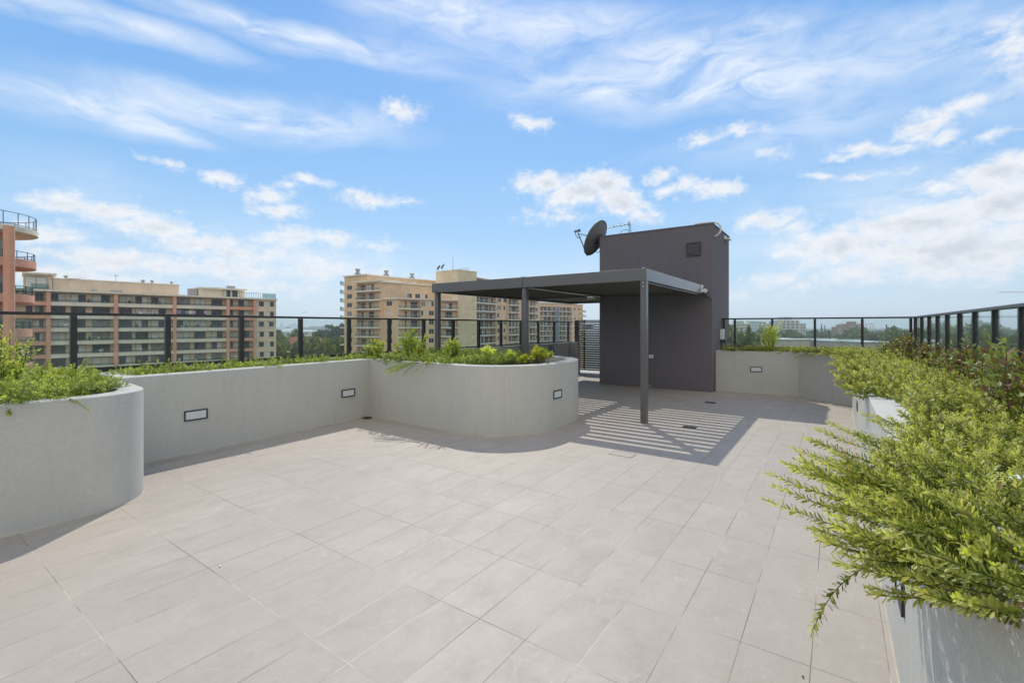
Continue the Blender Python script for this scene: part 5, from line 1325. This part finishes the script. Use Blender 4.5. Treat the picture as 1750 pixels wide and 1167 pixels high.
for i, px in enumerate((1438,1446,1455,1464,1470,1478,1484,1490)):
    d = 2400 + 60*(i%3); x, y = far(px, d); zt = zfar(548.5+(i%3)*1.2, d)-GZ
    m = MB()
    for s in (-1,1):
        for q in (-1,1): m.box(s*6-1,s*6+1,q*6-1,q*6+1,0,zt*.75)
    m.box(-7,7,-7,7,zt*.72,zt*.76); m.build
    o = m.build('harbour_crane', M_CRANE, None, (x,y,GZ), TH + .15*i); 
    b = MB(); b.box(-16,26,-1.2,1.2,zt*.76,zt*.80); b.obox((8,0,zt*.9),(1.6,1.6,zt*.22),Matrix.Rotation(R(-25),3,'Y')); b.build('boom', M_CRANE, o)
    tag(o, 'red harbour crane on the horizon past the back fence', 'crane', 'red harbour cranes on the horizon')
# tower crane at the right edge
d = 1100; x, y = far(1768, d); zt = zfar(500, d)
t = thing('tower_crane', 'red and white tower crane jib against the sky at the right edge', 'crane', (x, y, GZ), TH)
m = MB()
for s in (-1,1):
    for q in (-1,1): m.box(s*1-.2,s*1+.2,q*1-.2,q*1+.2,0,zt-GZ)
for k in range(30): m.obox((0,-1,(k+.5)*(zt-GZ)/30),(2.6,.2,.2),Matrix.Rotation(R(45*(1 if k%2 else -1)),3,'Y'))
m.build('mast', M_CRANE, t)
m = MB(); H = zt-GZ; L = (1768-1706)/FPX*d
m.box(-L, 22, -.8, -.4, H, H+.5); m.box(-L, 22, .4, .8, H, H+.5); m.box(-L+4, 10, -.2, .2, H+2.2, H+2.6)
k = 0
while k*2.6 < L-4: m.obox((-L+4+k*2.6+1.3, 0, H+1.3), (3.3,.25,.25), Matrix.Rotation(R(38*(1 if k%2 else -1)),3,'Y')); k += 1
m.build('jib', M_CRANE, t)
m = MB()
for q in (.25,.55,.8): m.box(-L*q-1.5,-L*q+1.5,-.9,.9,H-.3,H+.9)
m.build('trolley', M_WHITEP, t)
# airliner climbing above the stadium
d = 3400; x, y = far(519, d)
t = thing('airliner', 'tiny grey airliner flying low over the horizon between the two buildings', 'airplane', (x, y, zfar(534.5, d)), TH + R(172))
t.rotation_euler = (R(6), R(14), TH + R(168))
m = MB(); m.tube([(-21,0,.6),(-18,0,.2),(-12,0,0),(12,0,0),(17,0,-.2),(20,0,-.6)], [.4,1.3,2.0,2.0,1.5,.3], 12); m.build('fuselage', M_WHITEP, t)
for s in (-1,1):
    m = MB(); m.add([(4,s*1.5,-.8),(-2,s*1.5,-.8),(-8,s*18,.6),(-6,s*18,.6),(4,s*1.5,-.4),(-2,s*1.5,-.4),(-8,s*18,.8),(-6,s*18,.8)],[(0,1,2,3),(4,7,6,5),(0,3,7,4),(1,5,6,2),(0,4,5,1),(2,6,7,3)]); m.build('wing', M_ROOFG, t)
m = MB(); m.add([(-15,-.2,1.4),(-19.5,-.2,1.2),(-22,-.2,8),(-19,-.2,8),(-15,.2,1.4),(-19.5,.2,1.2),(-22,.2,8),(-19,.2,8)],[(0,1,2,3),(4,7,6,5),(0,3,7,4),(1,5,6,2),(0,4,5,1),(2,6,7,3)]); m.box(-21,-18,-7,7,1.0,1.3); m.build('tail', M_ROOFG, t)

# ------------------------------------------------------------------ air
hz = MB(); hz.box(-13500, 13500, -13500, 13500, GZ-1, 84.0)
hm = bpy.data.materials.new('haze_air'); hm.use_nodes = True; hn = NT(hm.node_tree); hn.n.clear()
ho = hn.new('ShaderNodeOutputMaterial'); pv = hn.new('ShaderNodeVolumePrincipled')
pv.inputs['Color'].default_value = (.86, .93, 1, 1); pv.inputs['Density'].default_value = .00026; pv.inputs['Anisotropy'].default_value = .2
hn.con(pv.outputs[0], ho.inputs['Volume'])
try: hm.cycles.homogeneous_volume = True
except Exception: pass
tag(hz.build('haze', hm), 'thin pale air over the suburbs', 'haze', None, 'stuff')
sc.cycles.volume_bounces = 1
